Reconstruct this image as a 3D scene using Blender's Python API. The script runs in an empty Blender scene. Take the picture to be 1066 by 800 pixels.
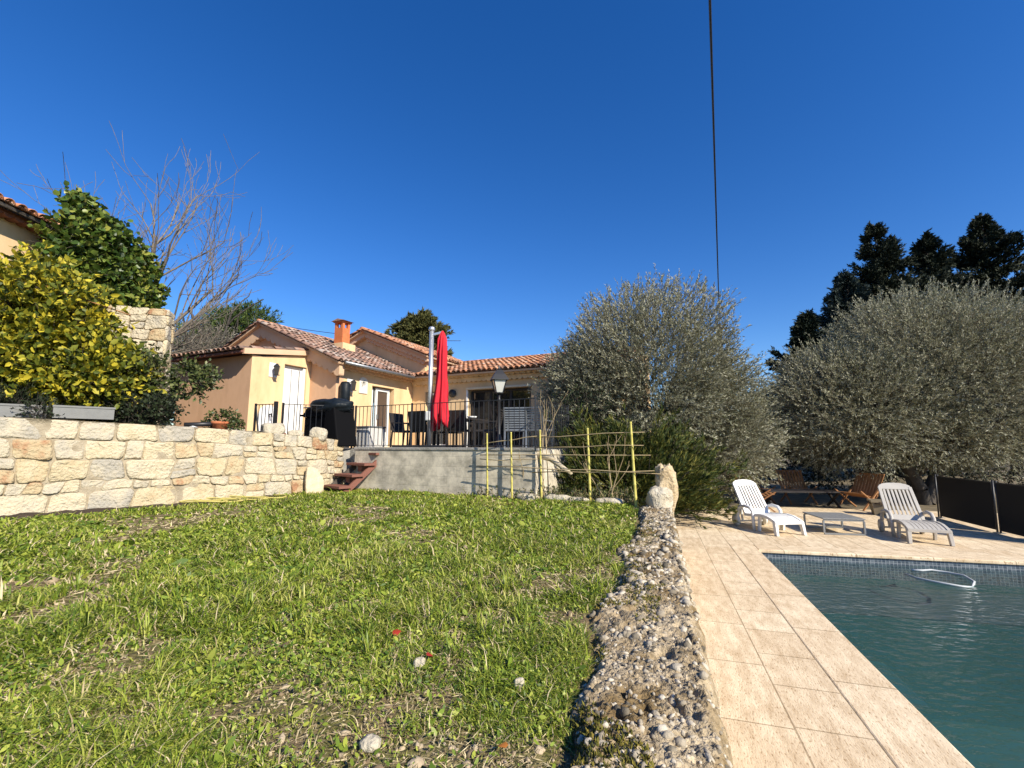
import bpy, math, random
import numpy as np
from mathutils import Vector
R = math.radians
S = bpy.context.scene
COL = S.collection

# ------------------------------------------------------------------ camera, sky, sun, exposure
cam_d = bpy.data.cameras.new("camera"); cam = bpy.data.objects.new("camera", cam_d); COL.objects.link(cam)
cam.location = (0, 0, 1.7); cam.rotation_euler = (R(90 + 7.57), 0, 0)
cam_d.sensor_width = 36; cam_d.lens = 16.0; cam_d.clip_start = 0.05; cam_d.clip_end = 3000
S.camera = cam
SUN_EL, SUN_AZ = 34.0, 137.0            # azimuth clockwise from +Y (the view direction)
w = bpy.data.worlds.new("World"); S.world = w; w.use_nodes = True
nt = w.node_tree; bg = nt.nodes["Background"]
sky = nt.nodes.new("ShaderNodeTexSky"); sky.sky_type = 'NISHITA'; sky.sun_disc = False
sky.sun_elevation = R(SUN_EL); sky.sun_rotation = R(SUN_AZ)
sky.altitude = 300; sky.air_density = 1.0; sky.dust_density = 0.1; sky.ozone_density = 4.0
hs = nt.nodes.new("ShaderNodeHueSaturation"); hs.inputs["Saturation"].default_value = 1.30; hs.inputs["Hue"].default_value = .512
nt.links.new(sky.outputs[0], hs.inputs["Color"]); nt.links.new(hs.outputs[0], bg.inputs[0])
bg.inputs[1].default_value = 0.108
sun_d = bpy.data.lights.new("sun", 'SUN'); sun = bpy.data.objects.new("sun", sun_d); COL.objects.link(sun)
sun_d.energy = 4.7; sun_d.angle = R(0.5); sun_d.color = (1.0, 0.92, 0.78)
az, el = R(SUN_AZ), R(SUN_EL)
to_sun = Vector((math.sin(az) * math.cos(el), math.cos(az) * math.cos(el), math.sin(el)))
sun.rotation_euler = to_sun.to_track_quat('Z', 'Y').to_euler(); sun.location = to_sun * 60
S.view_settings.view_transform = 'Standard'; S.view_settings.look = 'None'
S.view_settings.exposure = 0.68; S.view_settings.gamma = 1; S.view_settings.use_curve_mapping = False
S.render.engine = 'CYCLES'
S.cycles.max_bounces = 6; S.cycles.transparent_max_bounces = 12; S.cycles.caustics_reflective = False
S.cycles.caustics_refractive = False

# ------------------------------------------------------------------ noise (numpy)
def _h(ix, iy, iz, s):
    n = (ix * 374761393 + iy * 668265263 + iz * 2147483647 + s * 974634777) & 0xffffffff
    n = ((n ^ (n >> 13)) * 1274126177) & 0xffffffff
    n = ((n ^ (n >> 16)) * 2246822519) & 0xffffffff
    return ((n ^ (n >> 15)) & 0xffff) / 65535.0
def vnoise(p, s=0):
    i = np.floor(p).astype(np.int64); f = p - i; f = f * f * (3 - 2 * f)
    x, y, z = i[:, 0], i[:, 1], i[:, 2]; a, b, c = f[:, 0], f[:, 1], f[:, 2]
    L = lambda u, v, t: u + (v - u) * t
    return L(L(L(_h(x, y, z, s), _h(x+1, y, z, s), a), L(_h(x, y+1, z, s), _h(x+1, y+1, z, s), a), b),
             L(L(_h(x, y, z+1, s), _h(x+1, y, z+1, s), a), L(_h(x, y+1, z+1, s), _h(x+1, y+1, z+1, s), a), b), c)
def fbm(p, o=4, s=0):
    p = np.asarray(p, float); t = np.zeros(len(p)); A = 1; T = 0
    for k in range(o):
        t += A * vnoise(p * 2 ** k + 17.3 * k, s + k); T += A; A *= .5
    return t / T                              # 0..1
def p3(x, y, z=0): 
    x = np.asarray(x, float); return np.stack([x, np.asarray(y, float) + 0 * x, np.asarray(z, float) + 0 * x], 1)
def unit(a): return a / (np.linalg.norm(a, axis=1, keepdims=True) + 1e-9)
def inpoly(x, y, poly):
    r = np.zeros(len(x), bool); n = len(poly)
    for i in range(n):
        x0, y0 = poly[i]; x1, y1 = poly[(i + 1) % n]
        c = ((y0 > y) != (y1 > y)) & (x < (x1 - x0) * (y - y0) / ((y1 - y0) + 1e-12) + x0)
        r ^= c
    return r

# ------------------------------------------------------------------ materials
MATS = {}
def mk(name, cols, scale=4.0, rough=.8, bump=0.0, bscale=None, island=0.0, detail=6, spec=.3, metal=0.0, stretch=(1, 1, 1),
       transl=0.0, back=None, bdist=.02):
    """cols: one colour or [(pos, colour), ...] over a noise; island: colour spread from piece to piece"""
    if name in MATS: return MATS[name]
    m = bpy.data.materials.new(name); m.use_nodes = True; t = m.node_tree; N = t.nodes; K = t.links
    b = N["Principled BSDF"]; b.inputs["Roughness"].default_value = rough
    b.inputs["Specular IOR Level"].default_value = spec; b.inputs["Metallic"].default_value = metal
    if not isinstance(cols, list): cols = [(0.3, cols), (.7, tuple(c * .85 for c in cols))]
    tc = N.new("ShaderNodeTexCoord"); mp = N.new("ShaderNodeMapping"); mp.inputs["Scale"].default_value = stretch
    K.new(tc.outputs["Object"], mp.inputs[0])
    nz = N.new("ShaderNodeTexNoise"); nz.inputs["Scale"].default_value = scale; nz.inputs["Detail"].default_value = detail
    nz.inputs["Roughness"].default_value = .6
    K.new(mp.outputs[0], nz.inputs["Vector"]); fac = nz.outputs["Fac"]
    if island:
        g = N.new("ShaderNodeNewGeometry"); mx = N.new("ShaderNodeMath"); mx.operation = 'MULTIPLY_ADD'
        sb = N.new("ShaderNodeMath"); sb.operation = 'SUBTRACT'; sb.inputs[1].default_value = .5
        K.new(g.outputs["Random Per Island"], sb.inputs[0]); K.new(sb.outputs[0], mx.inputs[0])
        mx.inputs[1].default_value = island; K.new(fac, mx.inputs[2]); fac = mx.outputs[0]
    cr = N.new("ShaderNodeValToRGB"); e = cr.color_ramp.elements
    while len(e) < len(cols): e.new(.5)
    for i, (p, c) in enumerate(sorted(cols, key=lambda q: q[0])):
        e[i].position = p; e[i].color = (*c, 1)
    K.new(fac, cr.inputs[0]); colout = cr.outputs[0]
    if back:
        g2 = N.new("ShaderNodeNewGeometry"); mxx = N.new("ShaderNodeMix"); mxx.data_type = 'RGBA'
        K.new(g2.outputs["Backfacing"], mxx.inputs[0]); K.new(colout, mxx.inputs[6]); mxx.inputs[7].default_value = (*back, 1)
        colout = mxx.outputs[2]
    K.new(colout, b.inputs["Base Color"])
    if bump:
        n2 = N.new("ShaderNodeTexNoise"); n2.inputs["Scale"].default_value = bscale or scale * 6; n2.inputs["Detail"].default_value = 6
        K.new(mp.outputs[0], n2.inputs["Vector"])
        bp = N.new("ShaderNodeBump"); bp.inputs["Strength"].default_value = bump; bp.inputs["Distance"].default_value = bdist
        K.new(n2.outputs["Fac"], bp.inputs["Height"]); K.new(bp.outputs[0], b.inputs["Normal"])
    if transl:
        tr = N.new("ShaderNodeBsdfTranslucent"); K.new(colout, tr.inputs["Color"])
        ms = N.new("ShaderNodeMixShader"); ms.inputs[0].default_value = transl
        K.new(b.outputs[0], ms.inputs[1]); K.new(tr.outputs[0], ms.inputs[2])
        K.new(ms.outputs[0], N["Material Output"].inputs["Surface"])
    MATS[name] = m; return m

stucco = mk("yellow_stucco", [(.22, (.47, .315, .17)), (.40, (.65, .45, .24)), (.6, (.73, .52, .295)), (.8, (.60, .40, .215))], 2.2, .9, .3, 90, bdist=.006, stretch=(1, 1, .4), detail=9)
grazed_st = mk("grazed_stucco", [(.25, (.52, .315, .185)), (.5, (.62, .385, .235)), (.8, (.53, .325, .19))], 2.2, .9, .3, 90, bdist=.006, stretch=(1, 1, .4), detail=9)  # house stucco with the shade of grazing sun put into its colour
pinkst = mk("pink_stucco", [(.3, (.66, .45, .29)), (.7, (.60, .39, .24))], 2, .9, .2, 60, bdist=.006)
cream = mk("cream_trim", [(.3, (.72, .60, .42)), (.7, (.66, .54, .36))], 3, .8)
white = mk("white_paint", (.80, .80, .78), 3, .45)
plastic = mk("white_plastic", [(.3, (.60, .58, .53)), (.45, (.74, .73, .70)), (.7, (.68, .67, .63))], 7, .42, spec=.4)
tile_m = mk("terracotta_tiles", [(.15, (.17, .10, .07)), (.35, (.36, .17, .10)), (.55, (.46, .20, .10)), (.72, (.52, .27, .15)), (.9, (.42, .33, .26))], 7, .85, .3, 40, island=.75)
tile_old = mk("weathered_tiles", [(.15, (.13, .095, .08)), (.4, (.27, .16, .12)), (.6, (.34, .2, .14)), (.85, (.36, .31, .27))], 8, .9, .3, 40, island=.7)
brickm = mk("chimney_brick", [(.3, (.50, .14, .05)), (.7, (.58, .19, .07))], 8, .8, .2)
iron = mk("black_iron", (.018, .018, .02), 20, .45, spec=.5)
darkw = mk("dark_wicker", [(.3, (.02, .017, .016)), (.7, (.04, .033, .03))], 60, .6, .4, 90)
greym = mk("grey_metal", (.28, .29, .30), 12, .4, metal=.6)
silver = mk("silver_metal", (.62, .63, .65), 12, .35, metal=.7)
redc = mk("red_canvas", [(.3, (.62, .02, .035)), (.7, (.48, .015, .03))], 6, .8, .2, 60)
glass_d = mk("dark_window_glass", [(.3, (.012, .014, .016)), (.7, (.03, .026, .022))], 1.5, .04, spec=.8)
glass_l = mk("lantern_glass", (.55, .55, .5), 6, .12, spec=.6)
curtain = mk("brown_curtain", (.10, .065, .045), 9, .6)
woodr = mk("red_brown_wood", [(.3, (.17, .065, .045)), (.7, (.24, .105, .075))], 9, .7, .3, 40, stretch=(1, 6, 6))
tanwood = mk("tan_wood", [(.3, (.25, .115, .045)), (.7, (.35, .17, .07))], 12, .6, .2)
bamboo_m = mk("bamboo", [(.3, (.48, .40, .07)), (.6, (.56, .50, .14)), (.8, (.45, .34, .12))], 12, .5, .1, island=.3)
cane_m = mk("dry_cane", [(.3, (.30, .22, .12)), (.7, (.42, .33, .19))], 14, .8, island=.5)
concrete = mk("grey_concrete", [(.25, (.15, .145, .13)), (.45, (.29, .275, .24)), (.65, (.36, .34, .30)), (.85, (.24, .23, .21))], 2.2, .95, .6, 30, bdist=.03)
mortar = mk("pale_mortar", [(.3, (.26, .21, .14)), (.7, (.42, .355, .25))], 9, .95, .8, 50)
stone_m = mk("wall_stone", [(.0, (.36, .19, .10)), (.10, (.45, .33, .19)), (.26, (.49, .40, .245)), (.52, (.56, .475, .325)), (.74, (.49, .425, .31)), (.95, (.37, .335, .27))], 4.5, .92, 1.0, 22, island=.8, bdist=.05)
rock_m = mk("pale_rock", [(.25, (.24, .22, .19)), (.45, (.46, .40, .29)), (.7, (.56, .51, .41)), (.9, (.40, .33, .22))], 6, .95, 1.0, 22, bdist=.04)
soil_m = mk("dark_soil", [(.3, (.035, .024, .016)), (.7, (.075, .052, .035))], 14, 1, 1.0, 40)
bark = mk("grey_bark", [(.3, (.12, .10, .08)), (.7, (.24, .21, .17))], 9, .95, .8, 30)
barkd = mk("dark_bark", [(.3, (.05, .042, .035)), (.7, (.10, .085, .07))], 9, .95, .8, 30)
twig_m = mk("bare_twig", [(.3, (.12, .10, .08)), (.7, (.23, .195, .155))], 9, .9)
olive_l = mk("olive_leaf", [(.2, (.11, .12, .065)), (.5, (.215, .22, .13)), (.8, (.33, .325, .215))], 1.2, .6, island=.6, spec=.22, transl=.15, back=(.38, .37, .27))
olive_t = mk("olive_twig", [(.3, (.075, .06, .035)), (.7, (.15, .12, .075))], 9, .9)
jun_l = mk("juniper_spray", [(.2, (.020, .036, .007)), (.5, (.052, .075, .012)), (.8, (.145, .135, .022))], 1.5, .7, island=.7, transl=.1)
con_l = mk("conifer_needle", [(.2, (.008, .015, .008)), (.6, (.022, .032, .015)), (.85, (.05, .055, .028))], 1, .75, island=.6)
con_b = mk("blue_conifer_needle", [(.2, (.018, .032, .028)), (.8, (.045, .065, .055))], 1, .75, island=.6)
pine_l = mk("pine_needle", [(.2, (.03, .055, .012)), (.8, (.10, .145, .03))], 1, .7, island=.7, transl=.1)
cyp_l = mk("olive_green_conifer", [(.2, (.05, .058, .016)), (.8, (.17, .16, .05))], 1, .7, island=.7)
ivy_l = mk("ivy_leaf", [(.15, (.025, .05, .010)), (.42, (.065, .115, .018)), (.7, (.16, .21, .035)), (.92, (.33, .32, .06))], 1.0, .4, island=.75, spec=.35, transl=.2)
yel_l = mk("yellow_leaf", [(.12, (.05, .075, .012)), (.36, (.15, .175, .022)), (.6, (.36, .34, .035)), (.85, (.66, .54, .045))], 1.3, .5, island=.85, spec=.3, transl=.35)
shr_l = mk("shrub_leaf", [(.2, (.03, .045, .015)), (.6, (.085, .11, .03)), (.9, (.18, .19, .07))], 2, .45, island=.8, transl=.2)
dk_l = mk("dark_shrub_leaf", [(.2, (.012, .02, .009)), (.8, (.04, .055, .022))], 2, .6, island=.7, transl=.1)
hedge_l = mk("hedge_leaf", [(.2, (.008, .013, .006)), (.8, (.035, .042, .022))], 2, .5, island=.8, transl=.1)
grass_m = mk("grass_blade", [(.15, (.09, .15, .014)), (.42, (.215, .29, .026)), (.68, (.36, .40, .05)), (.92, (.56, .52, .16))], 1.2, .45, island=.75, spec=.4, transl=.3)
clover_m = mk("clover_leaf", [(.15, (.07, .13, .014)), (.5, (.20, .28, .027)), (.85, (.40, .43, .06))], 1.4, .5, island=.75, spec=.4, transl=.25)
straw_m = mk("dry_straw", [(.2, (.30, .23, .12)), (.8, (.56, .46, .27))], 3, .8, island=.8)
pebble_m = mk("pebbles", [(.1, (.10, .085, .06)), (.35, (.27, .225, .16)), (.6, (.38, .325, .24)), (.88, (.52, .46, .36))], 8, .9, .4, 60, island=.9)
planter_m = mk("grey_planter", (.21, .21, .20), 10, .7, .2)
terra = mk("terracotta_pot", [(.3, (.42, .13, .055)), (.7, (.50, .18, .08))], 8, .8)
beige_pot = mk("beige_pot", [(.3, (.20, .16, .10)), (.7, (.26, .21, .14))], 8, .8)
blackc = mk("black_cover", (.004, .004, .005), 8, .75, .2, spec=.1)
tarp = mk("blue_black_tarp", [(.3, (.005, .008, .011)), (.7, (.011, .016, .021))], 5, .5, .4, 14, spec=.25)
greybox = mk("pale_grey_slats", (.62, .60, .57), 8, .6)
mesh_m = mk("black_mesh", (.008, .008, .009), 60, .7)
hose_m = mk("yellow_hose", (.50, .42, .12), 8, .5)
redleaf = mk("red_leaf", (.36, .03, .02), 8, .6)
orleaf = mk("orange_leaf", (.48, .17, .03), 8, .6)

def node_mat(name):
    m = bpy.data.materials.new(name); m.use_nodes = True
    return m, m.node_tree.nodes, m.node_tree.links
def travertine(name, bw, rh, ang, joint=.006, off=.5, tint=1.0, shift=0.0):
    m, N, K = node_mat(name); b = N["Principled BSDF"]; b.inputs["Roughness"].default_value = .75
    b.inputs["Specular IOR Level"].default_value = .25
    tc = N.new("ShaderNodeTexCoord"); mp = N.new("ShaderNodeMapping"); mp.inputs["Rotation"].default_value = (0, 0, ang); mp.inputs["Location"].default_value = (0, shift, 0)
    K.new(tc.outputs["Object"], mp.inputs[0])
    br = N.new("ShaderNodeTexBrick"); br.offset = off; br.offset_frequency = 2; br.squash = .62; br.squash_frequency = 3
    for k, v in (("Scale", 1), ("Mortar Size", joint), ("Mortar Smooth", .15), ("Bias", .1), ("Brick Width", bw), ("Row Height", rh)):
        br.inputs[k].default_value = v
    br.inputs["Color1"].default_value = (.71 * tint, .60 * tint, .435 * tint, 1); br.inputs["Color2"].default_value = (.61 * tint, .49 * tint, .335 * tint, 1)
    br.inputs["Mortar"].default_value = (.38, .295, .19, 1)
    K.new(mp.outputs[0], br.inputs["Vector"])
    st = N.new("ShaderNodeMapping"); st.inputs["Scale"].default_value = (2.2, 7, 1); K.new(mp.outputs[0], st.inputs[0])
    n1 = N.new("ShaderNodeTexNoise"); n1.inputs["Scale"].default_value = 1.6; n1.inputs["Detail"].default_value = 9; n1.inputs["Roughness"].default_value = .68
    K.new(st.outputs[0], n1.inputs["Vector"])
    r1 = N.new("ShaderNodeValToRGB"); e = r1.color_ramp.elements
    e[0].position = .32; e[0].color = (.76, .68, .58, 1); e[1].position = .62; e[1].color = (1.16, 1.15, 1.12, 1); K.new(n1.outputs[0], r1.inputs[0])
    mu = N.new("ShaderNodeMix"); mu.data_type = 'RGBA'; mu.blend_type = 'MULTIPLY'; mu.inputs[0].default_value = 1
    K.new(br.outputs["Color"], mu.inputs[6]); K.new(r1.outputs[0], mu.inputs[7])
    n2 = N.new("ShaderNodeTexNoise"); n2.inputs["Scale"].default_value = 14; n2.inputs["Detail"].default_value = 7; K.new(st.outputs[0], n2.inputs["Vector"])
    r2 = N.new("ShaderNodeValToRGB"); e = r2.color_ramp.elements
    e[0].position = .30; e[0].color = (.52, .42, .32, 1); e[1].position = .44; e[1].color = (1, 1, 1, 1); K.new(n2.outputs[0], r2.inputs[0])
    m2 = N.new("ShaderNodeMix"); m2.data_type = 'RGBA'; m2.blend_type = 'MULTIPLY'; m2.inputs[0].default_value = 1
    K.new(mu.outputs[2], m2.inputs[6]); K.new(r2.outputs[0], m2.inputs[7]); K.new(m2.outputs[2], b.inputs["Base Color"])
    mm = N.new("ShaderNodeMath"); mm.operation = 'SUBTRACT'; K.new(n2.outputs[0], mm.inputs[0]); K.new(br.outputs["Fac"], mm.inputs[1])
    bp = N.new("ShaderNodeBump"); bp.inputs["Strength"].default_value = .5; bp.inputs["Distance"].default_value = .006
    K.new(mm.outputs[0], bp.inputs["Height"]); K.new(bp.outputs[0], b.inputs["Normal"])
    return m
PANG = math.atan2(.955, .295)
trav = travertine("travertine_paving", .84, .42, -PANG, shift=1.166, tint=1.06)
trav_c = travertine("travertine_coping", 1.02, 3.0, -PANG, .007, tint=1.1)
trav_f = travertine("travertine_coping_far", 1.02, 3.0, math.atan2(.226, .974), .007, tint=1.1)
def mosaic(name, c1, c2, mort, sc):
    m, N, K = node_mat(name); b = N["Principled BSDF"]; b.inputs["Roughness"].default_value = .3
    tc = N.new("ShaderNodeTexCoord")
    g = N.new("ShaderNodeNewGeometry"); ab = N.new("ShaderNodeVectorMath"); ab.operation = 'ABSOLUTE'; K.new(g.outputs["Normal"], ab.inputs[0])
    sx = N.new("ShaderNodeSeparateXYZ"); K.new(ab.outputs[0], sx.inputs[0]); gt = N.new("ShaderNodeMath"); gt.operation = 'GREATER_THAN'; gt.inputs[1].default_value = .5
    K.new(sx.outputs[2], gt.inputs[0])
    so = N.new("ShaderNodeSeparateXYZ"); K.new(tc.outputs["Object"], so.inputs[0])
    ad = N.new("ShaderNodeMath"); ad.operation = 'ADD'; K.new(so.outputs[0], ad.inputs[0]); K.new(so.outputs[1], ad.inputs[1])
    cw = N.new("ShaderNodeCombineXYZ"); K.new(ad.outputs[0], cw.inputs[0]); K.new(so.outputs[2], cw.inputs[1])
    mv = N.new("ShaderNodeMix"); mv.data_type = 'VECTOR'; K.new(gt.outputs[0], mv.inputs[0]); K.new(cw.outputs[0], mv.inputs[4]); K.new(tc.outputs["Object"], mv.inputs[5])
    br = N.new("ShaderNodeTexBrick"); br.offset = 0
    for k, v in (("Scale", sc), ("Mortar Size", .06), ("Brick Width", 1), ("Row Height", 1), ("Bias", -.2)): br.inputs[k].default_value = v
    br.inputs["Color1"].default_value = (*c1, 1); br.inputs["Color2"].default_value = (*c2, 1); br.inputs["Mortar"].default_value = (*mort, 1)
    K.new(mv.outputs[1], br.inputs["Vector"]); K.new(br.outputs["Color"], b.inputs["Base Color"])
    return m
mosaic_m = mosaic("pool_mosaic", (.06, .08, .10), (.17, .20, .22), (.34, .36, .37), 26)
floor_m = mosaic("pool_floor_mosaic", (.078, .155, .15), (.09, .17, .163), (.09, .17, .163), 38)
bench_m = mosaic("pool_bench_mosaic", (.10, .13, .13), (.145, .17, .165), (.15, .175, .17), 38)
def water_mat():
    m, N, K = node_mat("pool_water"); out = N["Material Output"]; N.remove(N["Principled BSDF"])
    tr = N.new("ShaderNodeBsdfTransparent"); tr.inputs[0].default_value = (.60, .73, .73, 1)
    gl = N.new("ShaderNodeBsdfGlossy"); gl.inputs["Roughness"].default_value = .02
    lw = N.new("ShaderNodeLayerWeight"); lw.inputs[0].default_value = .5
    pw = N.new("ShaderNodeMath"); pw.operation = 'POWER'; pw.inputs[1].default_value = 5; K.new(lw.outputs["Facing"], pw.inputs[0])
    fr = N.new("ShaderNodeMath"); fr.operation = 'MULTIPLY_ADD'; fr.inputs[1].default_value = .96; fr.inputs[2].default_value = .02; K.new(pw.outputs[0], fr.inputs[0])
    tc = N.new("ShaderNodeTexCoord"); mp = N.new("ShaderNodeMapping"); mp.inputs["Scale"].default_value = (1, 1.6, 1); K.new(tc.outputs["Object"], mp.inputs[0])
    nz = N.new("ShaderNodeTexNoise"); nz.inputs["Scale"].default_value = 6.5; nz.inputs["Detail"].default_value = 4; K.new(mp.outputs[0], nz.inputs["Vector"])
    bp = N.new("ShaderNodeBump"); bp.inputs["Strength"].default_value = .5; bp.inputs["Distance"].default_value = .06
    K.new(nz.outputs[0], bp.inputs["Height"]); K.new(bp.outputs[0], gl.inputs["Normal"]); K.new(bp.outputs[0], lw.inputs["Normal"])
    mx = N.new("ShaderNodeMixShader"); K.new(fr.outputs[0], mx.inputs[0]); K.new(tr.outputs[0], mx.inputs[1]); K.new(gl.outputs[0], mx.inputs[2])
    K.new(mx.outputs[0], out.inputs["Surface"]); return m
water_m = water_mat()
def lawn_ground_mat():
    m = mk("lawn_soil", [(.25, (.09, .062, .032)), (.42, (.21, .15, .075)), (.55, (.12, .115, .03)), (.7, (.33, .245, .135)), (.85, (.15, .14, .035))], 3.2, 1, 1.0, 45, bdist=.03)
    return m
lawn_m = lawn_ground_mat()
earth_m = mk("garden_earth", [(.3, (.11, .085, .055)), (.6, (.20, .16, .10)), (.8, (.12, .12, .05))], 2.5, 1, .8, 30)
def concrete_pebble_mat():
    return mk("rough_pebble_concrete", [(.2, (.10, .08, .05)), (.36, (.27, .225, .155)), (.5, (.41, .35, .25)), (.66, (.52, .45, .335)), (.82, (.33, .27, .175))], 26, .97, 1.0, 70, detail=9, bdist=.02)
pconc = concrete_pebble_mat()
_N, _K = pconc.node_tree.nodes, pconc.node_tree.links; _b = _N["Principled BSDF"]; _src = _b.inputs["Base Color"].links[0].from_socket; _tc = _N.new("ShaderNodeTexCoord"); _n = _N.new("ShaderNodeTexNoise"); _n.inputs["Scale"].default_value = 3.0; _n.inputs["Detail"].default_value = 7
_r = _N.new("ShaderNodeValToRGB"); _r.color_ramp.elements[0].position = .40; _r.color_ramp.elements[0].color = (.50, .40, .25, 1); _r.color_ramp.elements[1].position = .58; _r.color_ramp.elements[1].color = (1.12, 1.05, .95, 1); _m = _N.new("ShaderNodeMix"); _m.data_type = "RGBA"; _m.blend_type = "MULTIPLY"; _m.inputs[0].default_value = 1
_K.new(_tc.outputs["Object"], _n.inputs["Vector"]); _K.new(_n.outputs[0], _r.inputs[0]); _K.new(_src, _m.inputs[6]); _K.new(_r.outputs[0], _m.inputs[7]); _K.new(_m.outputs[2], _b.inputs["Base Color"])
def blockwall_mat():
    m, N, K = node_mat("rendered_blockwork"); b = N["Principled BSDF"]; b.inputs["Roughness"].default_value = .95
    tc = N.new("ShaderNodeTexCoord")
    sx = N.new("ShaderNodeSeparateXYZ"); cx = N.new("ShaderNodeCombineXYZ"); K.new(tc.outputs["Object"], sx.inputs[0])
    K.new(sx.outputs[0], cx.inputs[0]); K.new(sx.outputs[2], cx.inputs[1])
    br = N.new("ShaderNodeTexBrick")
    for k, v in (("Scale", 1), ("Mortar Size", .006), ("Mortar Smooth", .8), ("Brick Width", .5), ("Row Height", .21)): br.inputs[k].default_value = v
    br.inputs["Color1"].default_value = (.62, .565, .47, 1); br.inputs["Color2"].default_value = (.585, .53, .435, 1); br.inputs["Mortar"].default_value = (.53, .48, .39, 1)
    K.new(cx.outputs[0], br.inputs["Vector"])
    n = N.new("ShaderNodeTexNoise"); n.inputs["Scale"].default_value = 3; n.inputs["Detail"].default_value = 9; n.inputs["Roughness"].default_value = .7; K.new(tc.outputs["Object"], n.inputs["Vector"])
    r = N.new("ShaderNodeValToRGB"); r.color_ramp.elements[0].position = .36; r.color_ramp.elements[0].color = (.48, .47, .43, 1)
    r.color_ramp.elements[1].position = .6; r.color_ramp.elements[1].color = (1.12, 1.09, 1.0, 1); K.new(n.outputs[0], r.inputs[0])
    mu = N.new("ShaderNodeMix"); mu.data_type = 'RGBA'; mu.blend_type = 'MULTIPLY'; mu.inputs[0].default_value = .9
    K.new(br.outputs[0], mu.inputs[6]); K.new(r.outputs[0], mu.inputs[7]); K.new(mu.outputs[2], b.inputs[0])
    bp = N.new("ShaderNodeBump"); bp.inputs["Strength"].default_value = .35; bp.inputs["Distance"].default_value = .015
    ad = N.new("ShaderNodeMath"); ad.operation = 'SUBTRACT'; K.new(n.outputs[0], ad.inputs[0]); K.new(br.outputs["Fac"], ad.inputs[1])
    K.new(ad.outputs[0], bp.inputs["Height"]); K.new(bp.outputs[0], b.inputs["Normal"]); return m
block_m = blockwall_mat()

# ------------------------------------------------------------------ object helpers
def props(o, label=None, cat=None, group=None, kind=None):
    if label: o["label"] = label
    if cat: o["category"] = cat
    if group: o["group"] = group
    if kind: o["kind"] = kind
    return o
def empty(name, loc, rz=0, label=None, cat=None, group=None):
    o = bpy.data.objects.new(name, None); COL.objects.link(o); o.location = loc; o.rotation_euler = (0, 0, rz)
    o.empty_display_size = .2
    return props(o, label, cat, group)
def copy_tree(o, parent=None):
    c = o.copy(); COL.objects.link(c)
    if parent: c.parent = parent
    for ch in [x for x in bpy.data.objects if x.parent == o]: copy_tree(ch, c)
    return c
def np_obj(name, V, blocks, mats, parent=None, smooth=False, loc=None):
    """blocks: list of (faces array [m,k], material index)"""
    me = bpy.data.meshes.new(name); V = np.asarray(V, np.float32)
    me.vertices.add(len(V)); me.vertices.foreach_set("co", V.ravel())
    li, ls, mi, n = [], [], [], 0
    for F, m in blocks:
        F = np.asarray(F, np.int32)
        if len(F) == 0: continue
        k = F.shape[1]; li.append(F.ravel()); ls.append(n + np.arange(len(F)) * k); n += F.size
        mi.append(np.full(len(F), m, np.int32))
    li, ls, mi = np.concatenate(li), np.concatenate(ls), np.concatenate(mi)
    me.loops.add(len(li)); me.loops.foreach_set("vertex_index", li.astype(np.int32))
    me.polygons.add(len(ls)); me.polygons.foreach_set("loop_start", ls.astype(np.int32))
    me.polygons.foreach_set("material_index", mi)
    if smooth: me.polygons.foreach_set("use_smooth", np.ones(len(ls), bool))
    for m in (mats if isinstance(mats, (list, tuple)) else [mats]): me.materials.append(m)
    me.update(calc_edges=True); me.validate()
    o = bpy.data.objects.new(name, me); COL.objects.link(o)
    if parent: o.parent = parent
    if loc is not None: o.location = loc
    return o
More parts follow.
